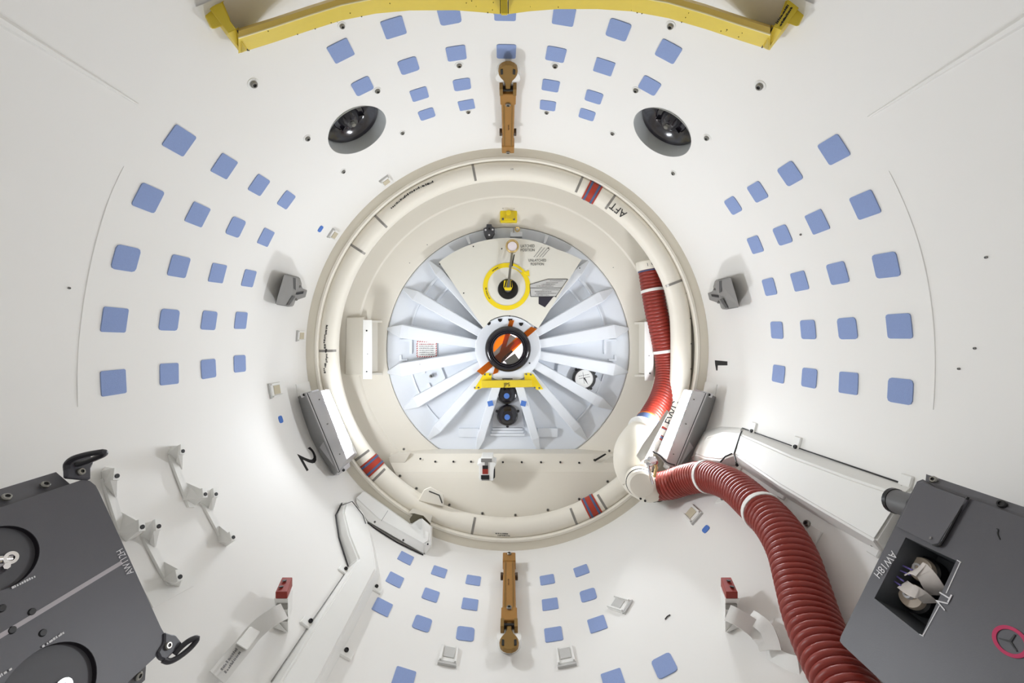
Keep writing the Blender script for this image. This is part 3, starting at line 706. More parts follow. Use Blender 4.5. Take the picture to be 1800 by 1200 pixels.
lathe('orange_stripe', [(.048,-.040),(.0498,-.040),(.0498,-.036),(.048,-.036)], ip[-1], d2, mat('orange', (214,110,34), .6), T, n=32, closed=True)
# white elbow manifold
T = thing('elbow_manifold', 'bulbous cream elbow joining both red hoses at lower right of the ring', 'pipe elbow', P(1110,830,1.5))
ep = [ip[-1]+d2*.004, P(1122,772,1.49), P(1113,795,1.48), P(1113,822,1.48), P(1122,845,1.47), P(1134,855,1.40), hpts[0]]
path, L = catmull(ep, 44)
tube('elbow', path, lambda s: .051+.020*math.sin(pi*min(1, s/.75))**1.0 if s < .75 else .051, CREAM, T, n=36)
lathe('flange', [(.045,-.006),(.058,-.006),(.061,0),(.061,.010),(.058,.016),(.045,.016)], ip[-1]+d2*.006, d2, PWHITE, T, n=40, closed=True)
tube('duct_stub', [ductp(-42), ductp(-38), P(1118,842,1.53)], .045, CREAM, T, n=24)
tube('duct_stub', [ductp(-37), ductp(-32), ductp(-27)], RD+.001, CREAM, T, n=24)
plt = hexa('butterfly_plate', [P(1172,720,1.40), P(1176,724,1.40), P(1134,804,1.36), P(1126,810,1.36), P(1119,800,1.37), P(1130,780,1.38)], [P(1172,722,1.415), P(1175,726,1.415), P(1134,806,1.375), P(1126,812,1.375), P(1119,802,1.385), P(1130,782,1.395)], mat('plate_cream', (205,202,193), .4), T)
c = P(1128,852,1.355); lathe('end_cap', [(0,-.004),(.040,-.002),(.047,.004),(.049,.02),(.049,.05)], c, (.15,1,0), CREAM, T, n=36)
lathe('cap_seam', [(.0485,.018),(.0505,.018),(.0505,.021),(.0485,.021)], c, (.15,1,0), INK, T, n=36, closed=True)
ck = lathe('latch_barrel', [(0,-.02),(.012,-.02),(.014,-.015),(.014,.015),(.012,.02),(0,.02)], P(1144,812,1.34), (1,0,.4), CHROME, T, n=20)
tube('latch_rod', [P(1140,818,1.33), P(1143,835,1.33), P(1147,850,1.33)], .0045, CHROME, ck, n=10)
tube('latch_spring', [P(1152,815,1.335), P(1154,822,1.335), P(1150,838,1.335)], .005, mat('brass', (204,178,122)), ck, n=10)
disc('latch_knob', P(1143,808,1.325), (.2,-1,.3), .012, .016, CHROME, ck, n=18)
w0 = [P(1147,793,1.34), P(1160,800,1.335), P(1172,812,1.335), P(1186,817,1.34)]
path, L = catmull(w0, 16); tube('cable', path, .003, INK, T, n=8)
lathe('coupling_collar', [(RD,-.012),(RD+.006,-.012),(RD+.006,.012),(RD,.012)], ductp(-28), ductp(-27)-ductp(-29), CREAM, T, n=28, closed=True)
for px, py in ((1126,876),(1134,880)): screw(P(px, py, 1.36), (0,-1,0), .004, T, BLACK)

# ------------------------------------------------------------------ cable covers
def channel(name, label, cat, st, m=PWHITE, tabs=()):
    # st: rows of (pixel, height above wall) across the cover, from one foot to the other
    n = len(st[0]); v = []; f = []
    for row in st:
        for px, py, h in row: v.append(U(px, py, R-h if h > 0 else R+.004))
    for i in range(len(st)-1):
        for k in range(n): f.append([i*n+k, i*n+(k+1) % n, i*n+n+(k+1) % n, i*n+n+k])
    f += [list(range(n)), list(range(len(v)-n, len(v)))]
    base = U(*st[len(st)//2][0][:2])
    T = thing(name, label, cat, base)
    obj('shell', v, f, m, T, bevel=.005, seg=2, smooth=True)
    for px, py, dx, dy in tabs:
        p = U(px, py); t, a, nn = frame(p)
        b = boxf('fixing_tab', p, t, a, nn, .017, .012, -.002, .005, m, T, bevel=.002)
        screw(U(px+dx, py+dy, R-.006), nn, .0055, b, BLACK)
    return T
TL = channel('cable_cover', 'white cable cover running down from the left lamp to the bottom edge', 'cable cover', [
    [(601,883,0),(608,880,.03),(634,893,.03),(641,906,0)],
    [(590,905,0),(604,900,.035),(647,930,.035),(655,945,0)],
    [(596,945,0),(614,940,.035),(655,962,.035),(662,975,0)],
    [(613,997,0),(631,982,.035),(661,1000,.035),(669,1012,0)],
    [(545,1098,0),(566,1082,.035),(607,1105,.035),(621,1112,0)],
    [(477,1198,0),(502,1185,.035),(555,1205,.035),(575,1198,0)],
    [(420,1284,0),(450,1265,.035),(508,1300,.035),(530,1290,0)]], tabs=((604,1003,4,-4),(540,1096,6,-5),(662,1036,0,-6),(608,1150,1,-8)))
tube('edge_seal', [U(x, y, R-.002) for x, y in ((601,884),(590,905),(596,945),(612,995))], .0022, BLACK, TL, n=6)
tube('edge_seal', [U(x, y, R-.001) for x, y in ((607,1006),(545,1096),(477,1197))], .0012, MGREY, TL, n=6)
tube('joint_line', [U(x, y, R-.036) for x, y in ((597,889),(619,881),(638,905),(643,920))], .0014, BLACK, TL, n=6)
T = thing('cable_cover', 'short white cable cover hooked over the flange, lower left of the ring', 'cable cover', U(690,945))
hexa('shell', [P(624,874,1.46), P(640,862,1.50), P(722,921,1.50), P(741,910,1.50), P(756,925,1.50), P(754,950,1.44), P(744,957,1.43), P(665,912,1.43)],
     [U(626,886), P(640,862,1.56), P(722,921,1.56), P(741,910,1.58), P(757,926,1.58), U(758,962), U(745,975), U(645,917)], PWHITE, T, bevel=.004, seg=2, smooth=True)
hexa('lip', [P(741,910,1.49), P(757,925,1.49), P(758,958,1.45), P(746,957,1.43)], [P(743,912,1.52), P(760,926,1.52), U(759,962), U(747,974)], PWHITE, T)
tube('edge_seal', [U(x, y, R-.002) for x, y in ((646,918),(660,929),(698,953),(744,975))], .002, BLACK, T, n=6)
tube('joint_line', [P(682,897,1.455), P(671,914,1.43), P(665,923,1.45)], .0008, MGREY, T, n=6)
for px, py in ((659,917),(709,949)): screw(U(px, py, R-.035), (0,-1,.5), .004, T)
screw(P(752,956,1.43), (0,-1,0), .003, T, BLACK)
T = thing('duct_bracket', 'cream bracket step on the duct at lower left with dark gap', 'bracket', P(780,885,1.6))
hexa('block', [P(745,860,1.57), P(757,855,1.57), P(780,868,1.57), P(780,890,1.57), P(735,880,1.57)], [P(745,862,1.66), P(757,857,1.66), P(780,870,1.66), P(780,890,1.66), P(737,880,1.66)], CREAM, T, bevel=.003)
tube('edge_seal', [P(754,863,1.569), P(772,870,1.569), P(777,884,1.569)], .002, BLACK, T, n=6)
hexa('clip_arm', [P(716,902,1.535), P(726,893,1.535), P(760,905,1.535), P(757,920,1.535), P(744,906,1.535), P(728,902,1.535)], [P(716,902,1.56), P(726,893,1.56), P(760,905,1.56), P(757,920,1.56), P(744,906,1.56), P(728,902,1.56)], CREAM, T)
plate('gap', [(727,902),(746,906),(757,917),(756,925),(740,909),(722,920),(720,912)], 1.55, .004, mat('gap_olive', (120,114,96), .8), T)

TR = channel('cable_cover', 'long white cable cover between the right lamp and the right grey panel', 'cable cover', [
    [(1304,752,0),(1302,763,.05),(1291,798,.05),(1296,818,0)],
    [(1400,787,0),(1393,803,.055),(1366,850,.055),(1375,872,0)],
    [(1500,820,0),(1488,838,.055),(1446,898,.055),(1460,922,0)],
    [(1608,857,0),(1590,872,.055),(1538,952,.055),(1556,976,0)]], tabs=((1325,752,-4,5),(1402,779,-4,6),(1593,850,-8,8),(1300,823,-4,-6),(1378,866,-4,-3),(1541,962,-6,-6)))
tube('edge_seal', [U(x, y, R-.001) for x, y in ((1305,752),(1400,786),(1500,820),(1600,854))], .0016, BLACK, TR, n=6)
tube('joint_line', [U(x, y, R-.05) for x, y in ((1304,757),(1301,764),(1290,797),(1294,812))], .0018, BLACK, TR, n=6)
channel('cable_cover', 'short rounded white cover tucked behind the right lamp', 'cable cover', [
    [(1222,778,0),(1228,785,.03),(1222,798,.03),(1213,806,0)],
    [(1236,756,0),(1244,768,.045),(1240,805,.045),(1236,822,0)],
    [(1268,748,0),(1270,760,.048),(1265,808,.048),(1266,826,0)],
    [(1306,751,0),(1303,763,.048),(1292,798,.048),(1297,818,0)]])
p = U(1420,930); t, a, n = frame(p)
T = thing('hose_bracket', 'white bracket plate with screw half hidden behind big red hose', 'bracket', p)
prism('plate', [U(x, y) -n*.001 for x, y in ((1395,915),(1425,920),(1448,935),(1432,962),(1405,955))], n*.006, PWHITE, T, bevel=.002)
screw(U(1419,920,R-.006), n, .008, T)
T = thing('hose_bracket', 'small triangular white bracket under the first tie of big red hose', 'bracket', U(1263,877))
prism('gusset', [U(1257,884), U(1274,880), U(1266,868,R-.03)], V((.004,.004,0)), PWHITE, T); disc('pin', U(1268,876,R-.012), (0,-1,0), .004, .004, MGREY, T, n=10)

# ------------------------------------------------------------------ bronze latch bars
def bar(name, label, pts, head, y0, far, near_, sgn):
    # pts: image rows (py) of body ends; the bar stands off the wall, along the barrel's axis
    T = thing(name, label, 'latch bar', U(893, (far+near_)/2))
    rho = R-.035
    A = U(near_[0] if isinstance(near_, tuple) else 893, near_ if not isinstance(near_, tuple) else near_[1], rho)
    return T, A
def latch(label, x, py_far, py_near, py_head, up):
    rho = R-.04
    A, Bp = U(x, py_far, rho), U(x, py_near, rho); H = U(x, py_head, rho); n = frame(A)[2]; t = V((1,0,0)); ax = V((0,1,0))
    T = thing('latch_bar', label, 'latch bar', U(x, py_far))
    L = A.y-Bp.y; mid = (A+Bp)/2
    wA, wB = .0265, .0265
    body = prism('body', [A+t*.0205, Bp+t*.0205, Bp-t*.0205, A-t*.0205], -n*.03, BROWN, T, bevel=.003)
    for sx in (-1, 1): prism('body_ridge', [A+t*sx*.014, Bp+t*sx*.014, Bp+t*sx*.011, A+t*sx*.011], n*.002, BROWND, body)
    for e, s in ((A, -1), (Bp, 1)):
        c = e+ax*s*.025
        boxf('end_block', c, t, ax, n, .0235, .026, -.032, .003, BROWN, T, bevel=.002)
    screw(Bp+ax*.045+n*.004, n, .008, T); screw(A-ax*.012+n*.004, n, .008, T)
    # clevis
    for sx in (-1, 1): boxf('clevis_cheek', Bp+t*sx*.0195-ax*.012, t, ax, n, .005, .016, -.03, .004, BROWND, T, bevel=.001)
    boxf('clevis_pin', Bp-ax*.012, t, ax, n, .0155, .004, -.012, -.002, BLACK, T)
    # spoon head
    Ls = Bp.y-H.y; dd = (py_head-py_near)/51.0
    prof = [(0,4.5),(16,4.5),(21,7),(27,13),(32,16),(38,17.2),(44,15.5),(48,11),(51,4)]
    q = [U(x+w, py_near+s_*dd, rho+.004) for s_, w in prof]+[U(x-w, py_near+s_*dd, rho+.004) for s_, w in reversed(prof)]
    hd = prism('spoon', q, -n*.012, BROWND, T, bevel=.002)
    lathe('disc_foot', [(0,0),(.033,0),(.034,.004),(.034,.024),(0,.024)], U(x, py_head+up*9, R-.001), n, PWHITE, T, n=32)
    for sx in (-1, 1): boxf('finger_slot', Bp-ax*Ls*.74+t*sx*.0165-n*.0035, (t+ax*.3*sx).normalized(), ax, n, .0035, .010, 0, .001, BLACK, hd)
    for sx in (-1, 1): lathe('pivot_knob', [(0,0),(.010,0),(.012,.003),(.012,.01),(0,.01)], A-ax*L*.35+t*sx*.0195-n*.012, t*sx, mat('dark_knob', (70,52,34), .4), T, n=18)
    boxf('standoff', A-ax*L*.35, t, ax, n, .016, .02, -.045, -.028, BROWND, T); boxf('standoff', Bp+ax*.03, t, ax, n, .016, .02, -.045, -.028, BROWND, T)
    scribble('print', mid+n*.0005, ax, n, .03, .005, 8, mat('brown_ink', (110,76,36), .7), body)
latch('bronze latch bar with spoon end above the ring, its spoon at the top', 893, 268, 165, 114, 1)
latch('bronze latch bar with spoon end below the ring, its spoon at the bottom', 895, 972, 1090, 1141, -1)

# ------------------------------------------------------------------ grey wedge caps beside the ring
for s, side in ((-1, 'left'), (1, 'right')):
    def X(px): return px if s < 0 else 1784-px+8*0
    dy = 0 if s < 0 else 5
    T = thing('grey_hook', 'grey wedge-shaped hook bracket on the wall, %s of the ring' % side, 'hook', U(X(505), 510+dy), 'grey hooks beside the ring')
    top = [(499,481),(523,487),(527,500),(521,512),(512,538),(508,539),(484,535),(484,531)]
    lift = [.040,.037,.034,.031,.034,.037,.040,.040]
    hexa('wedge', [U(X(x), y+dy, R-h) for (x, y), h in zip(top, lift)], [U(X(x+4), y+dy) for x, y in top], MGREY, T, bevel=.003, seg=2)
    arm = [(521,505),(530,503),(532,507),(540,510),(537,522),(528,525),(518,529),(514,526)]
    hexa('jaw', [U(X(x), y+dy, R-.03) for x, y in arm], [U(X(x), y+dy) for x, y in arm], MGREY, T, bevel=.0015)
    hexa('jaw_slot', [U(X(x), y+dy, R-.032) for x, y in ((521,514),(534,512),(533,516),(521,518))], [U(X(x), y+dy, R-.028) for x, y in ((521,514),(534,512),(533,516),(521,518))], BLACK, T)
    for g in ([(515,488),(520,489),(520,510),(516,507)], [(514,519),(519,521),(509,536),(504,536)]):
        hexa('groove', [U(X(x), y+dy, R-.0385) for x, y in g], [U(X(x), y+dy, R-.030) for x, y in g], mat('groove_grey', (74,73,72), .5), T)
    for px, py in ((527.5,503.5),(521,526)): screw(U(X(px), py+dy, R-.031), frame(U(X(px), py+dy))[2], .005, T, MGREY)

# ------------------------------------------------------------------ white spring clips around the wall
CL = [(678,318,'upper left of the ring, by the left dish',0),(586,412,'upper left of the ring, beside a blue dot',0),(528,590,'left of the ring at mid height',0),(484,685,'left of the left lamp',1),
      (1217,903,'under the big red hose',1),(1088,1063,'right of the bottom fabric patch bank',2),(789,1150,'left of the bottom latch bar',2),(994,1152,'right of the bottom latch bar',2)]
for px, py, where, big in CL:
    p = U(px, py); t, a, n = frame(p); T = thing('spring_clip', 'small white clip with pale square pad, '+where, 'clip', p, 'white clips on the wall')
    s = (.020, .024, .023)[big]; lift = .004
    if px == 1088: t, a = (t*.75+a*.66).normalized(), (a*.75-t*.66).normalized()
    boxf('base', p, t, a, n, s, s*1.15, -.002, lift, PWHITE, T, bevel=.0015)
    boxf('pad', p+a*.002, t, a, n, s*.62, s*.7, lift-.001, lift+.002, BEIGE if big < 2 else LGREY, T)
    for sx in (-1, 1): boxf('rail', p+t*sx*s*.85, t, a, n, s*.1, s*1.15, lift, lift+.005, PWHITE, T)
    for k in (1.25, 1.55): boxf('leaf', p-a*s*k, t, a, n, s*1.05, s*.07, -.001, .004+.003*(k > 1.3), LGREY, T)

# ------------------------------------------------------------------ yellow handrail at the top
rail = thing('handrail', 'long yellow handrail across the top of the barrel on bent legs', 'handrail', P(380,20,.70))
LOW = [(419,94),(480,75),(540,55),(600,36),(660,24),(720,18.5),(800,18),(850,22),(879,25)]
LOWR = [(893,25),(930,20),(980,16),(1050,16),(1110,20),(1175,32),(1240,51),(1300,71),(1354,88)]
def railbar(pts, nm):
    v = []; f = []
    for i, (x, y) in enumerate(pts):
        k = 1.0
        v += [P(x, y, .735), P(x-(3 if x < 890 else -3)*0, y-27, .672), P(x, y-39, .668), P(x, y-44, .72), P(x, y-30, .745)]
    n = 5
    for i in range(len(pts)-1):
        for k in range(n): f.append([i*n+k, i*n+(k+1) % n, i*n+n+(k+1) % n, i*n+n+k])
    f += [list(range(n)), list(range(len(v)-n, len(v)))]
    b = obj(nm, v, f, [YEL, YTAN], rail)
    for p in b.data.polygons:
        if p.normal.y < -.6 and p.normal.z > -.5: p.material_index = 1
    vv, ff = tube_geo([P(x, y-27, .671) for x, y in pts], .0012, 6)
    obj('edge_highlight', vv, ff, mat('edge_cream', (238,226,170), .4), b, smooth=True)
    return b
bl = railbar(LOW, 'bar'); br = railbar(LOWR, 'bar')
hexa('centre_clip', [P(880,26,.67), P(893,26,.67), P(891.5,-22,.655), P(880,-22,.655)], [P(880,27,.735), P(893,27,.735), P(892,-20,.72), P(880,-20,.72)], YEL, rail, bevel=.002)
for x in (879.5, 893.5): hexa('clip_gap', [P(x-.6,24,.672), P(x+.6,24,.672), P(x+.6,-20,.66), P(x-.6,-20,.66)], [P(x-.6,24,.70), P(x+.6,24,.70), P(x+.6,-20,.70), P(x-.6,-20,.70)], BLACK, rail)
for s in (-1, 1):
    def X(px): return px if s < 0 else 1775-px
    def D(py): return py if s < 0 else py-5
    hexa('corner', [P(X(415),D(52),.668), P(X(432),D(88),.70), P(X(424),D(93),.735), P(X(401),D(58),.668)], [P(X(419),D(48),.72), P(X(436),D(84),.745), P(X(430),D(91),.745), P(X(404),D(54),.72)], YEL, rail)
    hexa('corner_gap', [P(X(416),D(53),.667), P(X(418),D(53),.667), P(X(437),D(89),.733), P(X(435),D(90),.733)], [P(X(416),D(53),.68), P(X(418),D(53),.68), P(X(437),D(89),.745), P(X(435),D(90),.745)], BLACK, rail)
    hexa('leg', [P(X(401),D(58),.668), P(X(416),D(52),.668), P(X(405),D(38),.668), P(X(390),D(4),.668), P(X(366),D(13),.668)], [P(X(403),D(60),.70), P(X(417),D(54),.70), P(X(406),D(40),.70), P(X(391),D(6),.70), P(X(368),D(15),.70)], YEL, rail, bevel=.001)
    hexa('leg_web', [P(X(368),D(15),.672), P(X(402),D(58),.672), P(X(426),D(92),.73)], [P(X(365),D(17),.69), P(X(398),D(62),.69), P(X(422),D(93),.735)], YEL, rail)
    q = [(354,18),(392,2),(404,32),(405,40),(376,51),(372,50)]
    hexa('foot', [P(X(a), D(b), .672) for a, b in q], [U(X(a-2), D(b)) for a, b in q], YEL, rail, bevel=.002)
    q = [(345,12),(398,-10),(408,42),(372,56)]
    hexa('foot_plate', [U(X(a), D(b), R-.004) for a, b in q], [U(X(a), D(b), R+.004) for a, b in q], PWHITE, rail)
p = P(1385,40,.667)
scribble('leg_print', P(1376,27,.6675), P(1397,3,.668)-P(1366,52,.668), (0,-1,0), .036, .0042, 13, INK, rail, rows=2, pitch=1.7)
random.seed(3)
def chips(pts, n):
    v = []; f = []
    for i in range(n):
        k = random.randrange(len(pts)-1); u = random.random(); x = pts[k][0]+(pts[k+1][0]-pts[k][0])*u; y = pts[k][1]+(pts[k+1][1]-pts[k][1])*u
        h = random.random()**2*.9; w = random.uniform(.6, 2.2)
        c = V(P(x, y, .735)).lerp(P(x, y-27, .672), h); e = (V(P(x, y-27, .672))-P(x, y, .735)).normalized(); t = (P(*pts[k+1], .735)-P(*pts[k], .735)).normalized(); nn = t.cross(e)
        if nn.y > 0: nn = -nn
        b = len(v); r = w*.001
        v += [c+t*r+nn*.0006, c+e*r*.6+nn*.0006, c-t*r*1.2+nn*.0006, c-e*r*.5+nn*.0006, c-nn*.002]
        f += [[b,b+1,b+2,b+3],[b,b+1,b+4],[b+1,b+2,b+4],[b+2,b+3,b+4],[b+3,b,b+4]]
    return v, f
for pts, b in ((LOW, bl), (LOWR, br)):
    v, f = chips(pts, 16); obj('paint_chips', v, f, mat('chip_dark', (88,76,50), .7), b)['kind'] = 'stuff'

# ------------------------------------------------------------------ grey control panels
class Pl:                                  # a flat front parallel to the axis, given by two pixels of its far edge at one distance
    def __init__(s, p0, p1, y):
        a, b = P(*p0, y), P(*p1, y); d = V((b.x-a.x, b.z-a.z)); s.n = V((-d.y, d.x)).normalized()
        if s.n.dot(V((-a.x, -a.z))) < 0: s.n = -s.n
        s.c = s.n.dot(V((a.x, a.z))); s.n3 = V((s.n.x, 0, s.n.y)); s.d3 = V((d.x, 0, d.y)).normalized()
    def at(s, px, py, h=0.):
        dx, dz = (px-VX)/F, -(py-VY)/F; t = (s.c+h-s.n.dot(V((CX, CZ))))/s.n.dot(V((dx, dz)))
        return V((CX+dx*t, t, CZ+dz*t))
def ppoly(pl, pts, h0, th, name, m, parent, **k):
    return prism(name, [pl.at(x, y, h0) for x, y in pts], -pl.n3*th, m, parent, **k)
# left panel
PA = Pl((168,850), (287,1112), .62)
T = thing('control_panel', 'dark grey valve panel with two round recesses at lower left', 'control panel', PA.at(225,985,-.06))
YN = .27
def far_clip(p): return V((p.x, YN, p.z))
# front sheet outline: far edge by pixels, near edge further along the axis
fe = [(147,842),(158,845),(168,853),(174,864)]; 
feb = [(283,1103),(290,1115),(291,1128),(284,1143),(276,1152)]
top3 = [PA.at(*q) for q in fe]; bot3 = [PA.at(*q) for q in feb]
outline3 = [far_clip(top3[0])]+top3+bot3+[far_clip(bot3[-1])]
# round recesses, given in the panel's own plane
o0 = PA.at(225,985); ex, ey = V((0,1,0)), PA.d3
def loc2(p): q = p-o0; return (q.dot(ex), q.dot(ey))
def glob(u, w, h=0): return o0+ex*u+ey*w+PA.n3*h
def panel_with_holes(name, poly, holes, th, m, parent):
    bm = bmesh.new(); es = []
    def loop(pts):
        vs = [bm.verts.new(p) for p in pts]; return [bm.edges.new((vs[i], vs[(i+1) % len(vs)])) for i in range(len(vs))]
    es += loop(poly)
    for h in holes: es += loop(h)
    r = bmesh.ops.triangle_fill(bm, use_beauty=True, use_dissolve=False, edges=es)
    v = [x.co.copy() for x in bm.verts]; bm.verts.index_update(); f = [[q.index for q in p.verts] for p in bm.faces]
    ed = [(e.verts[0].index, e.verts[1].index) for e in bm.edges if len(e.link_faces) == 1]; n = len(v); bm.free()
    v2 = v+[p-parent_n*th for p in v]
    f2 = f+[[i+n for i in reversed(x)] for x in f]+[[a, b, b+n, a+n] for a, b in ed]
    return obj(name, v2, f2, m, parent)
parent_n = PA.n3
dials = []
for edge_pts in ([(70,965),(35,926),(48,1012)], [(169,1165),(118,1127),(60,1147)]):
    q = [V((*loc2(PA.at(*e)), 0)) for e in edge_pts]; a, b, c = q
    d = 2*(a.x*(b.y-c.y)+b.x*(c.y-a.y)+c.x*(a.y-b.y))
    ux = ((a.x**2+a.y**2)*(b.y-c.y)+(b.x**2+b.y**2)*(c.y-a.y)+(c.x**2+c.y**2)*(a.y-b.y))/d
    uy = ((a.x**2+a.y**2)*(c.x-b.x)+(b.x**2+b.y**2)*(a.x-c.x)+(c.x**2+c.y**2)*(b.x-a.x))/d
    dials.append((ux, uy, math.hypot(a.x-ux, a.y-uy)))
print('dials', dials)
holes = []
for ux, uy, r in dials:
    holes.append([glob(ux+r*math.cos(2*pi*i/48), uy+r*math.sin(2*pi*i/48)) for i in range(48)])
panel_with_holes('front_sheet', outline3, holes, .006, DGREY, T)
for k, (ux, uy, r) in enumerate(dials):
    c = glob(ux, uy); d = lathe('recess', [(r*1.002,.0),(r*.98,-.012),(r*.72,-.040),(r*.68,-.042),(0,-.042)], c, PA.n3, mat('recess_dark', (27,23,30), .45), T, n=48)
    kb = lathe('valve_base', [(r*.3,-.042),(r*.3,-.03),(r*.24,-.024),(0,-.024)], c, PA.n3, BLACK, d, n=28)
    a = .5
    e = (ex*math.cos(a)+ey*math.sin(a)); t = (ey*math.cos(a)-ex*math.sin(a))
    tube('valve_lever', [c-PA.n3*.02-e*r*.5, c-PA.n3*.006, c-PA.n3*.008+e*r*.35], lambda s: r*.13-.0*s, CHROME, d, n=14)
    lathe('lever_eye', [(r*.1,-.02),(r*.2,-.02),(r*.22,-.01),(r*.2,.0),(r*.1,.0)], c-PA.n3*.002+e*r*.30, PA.n3, CHROME, d, n=24, closed=True)
    lathe('valve_nut', [(0,.002),(r*.1,.002),(r*.17,-.004),(r*.17,-.026),(0,-.026)], c+t*r*.28+e*r*.18, PA.n3, CHROME, d, n=7, smooth=False)
# the body behind the sheet
bt = [top3[0], bot3[-1]]
side_top = [PA.at(147,842,-.002), PA.at(121,830-0,-.002)]
tq = U(118,826, R-.005)
hexa('body', [far_clip(top3[0])-PA.n3*.0065, top3[0]-PA.n3*.0065, top3[2]-PA.n3*.0065, bot3[1]-PA.n3*.0065, bot3[-1]-PA.n3*.0065, far_clip(bot3[-1])-PA.n3*.0065],
     [far_clip(top3[0])-PA.n3*.03, top3[0]-PA.n3*.03, top3[2]-PA.n3*.03, bot3[1]-PA.n3*.03, bot3[-1]-PA.n3*.03, far_clip(bot3[-1])-PA.n3*.03], mat('body_grey', (74,73,77), .5), T)
def side_flange(p_edge, dirv, w, drop):
    a0, a1 = far_clip(p_edge), p_edge
    return hexa('side_flange', [a0-PA.n3*.008, a1-PA.n3*.008, a1+dirv*w-PA.n3*drop, far_clip(a1)+dirv*w-PA.n3*drop], [a0-PA.n3*.014, a1-PA.n3*.014, a1+dirv*w-PA.n3*(drop+.006), far_clip(a1)+dirv*w-PA.n3*(drop+.006)], mat('flange_grey', (92,91,95), .45), T)
sf1 = side_flange(top3[0]-V((0,.012,0)), -PA.d3, .026, .02); sf2 = side_flange(bot3[-1]-V((0,.01,0)), PA.d3, .022, .02)
for px, py in ((79,852),(11,874)):
    screw(PA.at(px, py, -.008), (PA.n3-PA.d3*.4), .0055, sf1, STEEL)
screw(PA.at(243,1188,-.008), (PA.n3+PA.d3*.4), .0055, sf2, STEEL)
sp = ppoly(PA, [(213,985),(216,991),(-30,1141),(-30,1131)], .0006, .002, 'white_stripe', mat('stripe_pale', (178,172,176), .6), T)
for px, py in ((56,1075),(21,1107),(75,1112),(3,1069)): lathe('plug', [(0,.0015),(.0035,.0015),(.0045,0),(.0045,-.006)], PA.at(px, py), PA.n3, BLACK, T, n=14)
def ptext(pl, s, p, q, size, m, parent, sx=1.):
    a, b = pl.at(*p, .0004), pl.at(*q, .0004); return text('lettering', s, (a+b)/2, b-a, pl.n3, size, m, parent, sx)
ptext(PA, 'AW112H', (226,1001), (213,973), .0150, WINK, T, .72)
def plabel(pl, p, q, n, m, parent):
    for i in range(n):
        c = pl.at(p[0]+(q[0]-p[0])*i/(n-1), p[1]+(q[1]-p[1])*i/(n-1), .0003); scribble('faded_letter', c, pl.at(*q)-pl.at(*p), pl.n3, .0028, .0032, 1, m, parent)
plabel(PA, (23,1034), (57,1017), 5, WINK, T); plabel(PA, (76,1137), (108,1116), 5, WINK, T); plabel(PA, (0,1190), (18,1178), 3, WINK, T)
def dring(label_pts, loop_pts, screw_px):
    h = ppoly(PA, label_pts, .004, .008, 'handle_bracket', mat('handle_grey', (66,65,72), .4), T, bevel=.002)
    screw(PA.at(*screw_px, .005), PA.n3, .0055, h, STEEL)
    path, L = catmull([PA.at(x, y, z) for x, y, z in loop_pts], 40)
    tube('handle_loop', path, .0042, mat('handle_loop', (46,45,50), .35), h, n=10)
dring([(118,838),(117,815),(128,806),(160,796),(163,805),(166,812),(161,822),(161,842)], [(118,826,.0),(118,815,.002),(128,806,.014),(150,799,.03),(172,795,.045),(182,794,.05),(183,798,.045),(168,805,.03),(150,812,.014),(135,816,.004)], (142,829))
dring([(290,1110),(302,1114),(310,1115),(322,1130),(306,1146),(292,1160),(283,1156),(278,1146),(290,1128)], [(287,1159,.0),(298,1162,.002),(315,1154,.006),(335,1138,.012),(346,1124,.018),(344,1121,.018),(332,1126,.014),(318,1137,.008),(306,1150,.002)], (295,1135))

# right panel
PB = Pl((1620,828), (1478,1122), .63); parent_n = PB.n3
T = thing('control_panel', 'dark grey panel with open connector pocket lettered TV at lower right', 'control panel', PB.at(1600,1000,-.06))
top3 = [PB.at(*q) for q in ((1640,853),(1622,842),(1612,846))]; bot3 = [PB.at(*q) for q in ((1478,1118),(1476,1126),(1482,1134))]
bot_end = PB.at(1540,1200); 
pocket = [PB.at(*q) for q in ((1592,944),(1681,985),(1620,1117),(1537,1051))]
def nr(p): return V((p.x, .27, p.z))
poly = [nr(top3[0])]+top3+bot3+[nr(bot3[-1])]
panel_with_holes('front_sheet', poly, [pocket], .006, DGREY, T)
hexa('end_wall', [p-PB.n3*.006-V((0,.004,0)) for p in (top3[2], bot3[0])]+[p-PB.n3*.05-V((0,.004,0)) for p in (bot3[0], top3[2])], [p-PB.n3*.006-V((0,.009,0)) for p in (top3[2], bot3[0])]+[p-PB.n3*.05-V((0,.009,0)) for p in (bot3[0], top3[2])], DGREY2, T)
# pocket liner
inn = [p-PB.n3*.055 for p in pocket]
cpk = sum(pocket, V((0,0,0)))/4; inn = [cpk-PB.n3*.055+(p-(cpk-PB.n3*.055))*.92 for p in inn]
v = [p-PB.n3*.001 for p in pocket]+inn
vo = [p+(p-cpk).normalized()*.003-PB.n3*.001 for p in pocket]+[p+(p-cpk).normalized()*.003-PB.n3*.003 for p in inn]
f = [[i, (i+1) % 4, 4+(i+1) % 4, 4+i] for i in range(4)]+[[4,5,6,7]]
pk = obj('pocket', v+vo, f+[[8+q for q in reversed(x)] for x in f]+[[i, (i+1) % 4, 8+(i+1) % 4, 8+i] for i in range(4)], mat('pocket_slate', (80,83,87), .5), T)
fl = hexa('side_flange', [nr(top3[0])-PB.n3*.005, top3[0]-PB.n3*.005, top3[1]-PB.n3*.005, PB.at(1628,833,-.012), nr(PB.at(1628,833,-.012))], [nr(top3[0])-PB.n3*.012, top3[0]-PB.n3*.012, top3[1]-PB.n3*.012, PB.at(1628,833,-.018), nr(PB.at(1628,833,-.018))], mat('flange_grey', (92,91,95)), T)
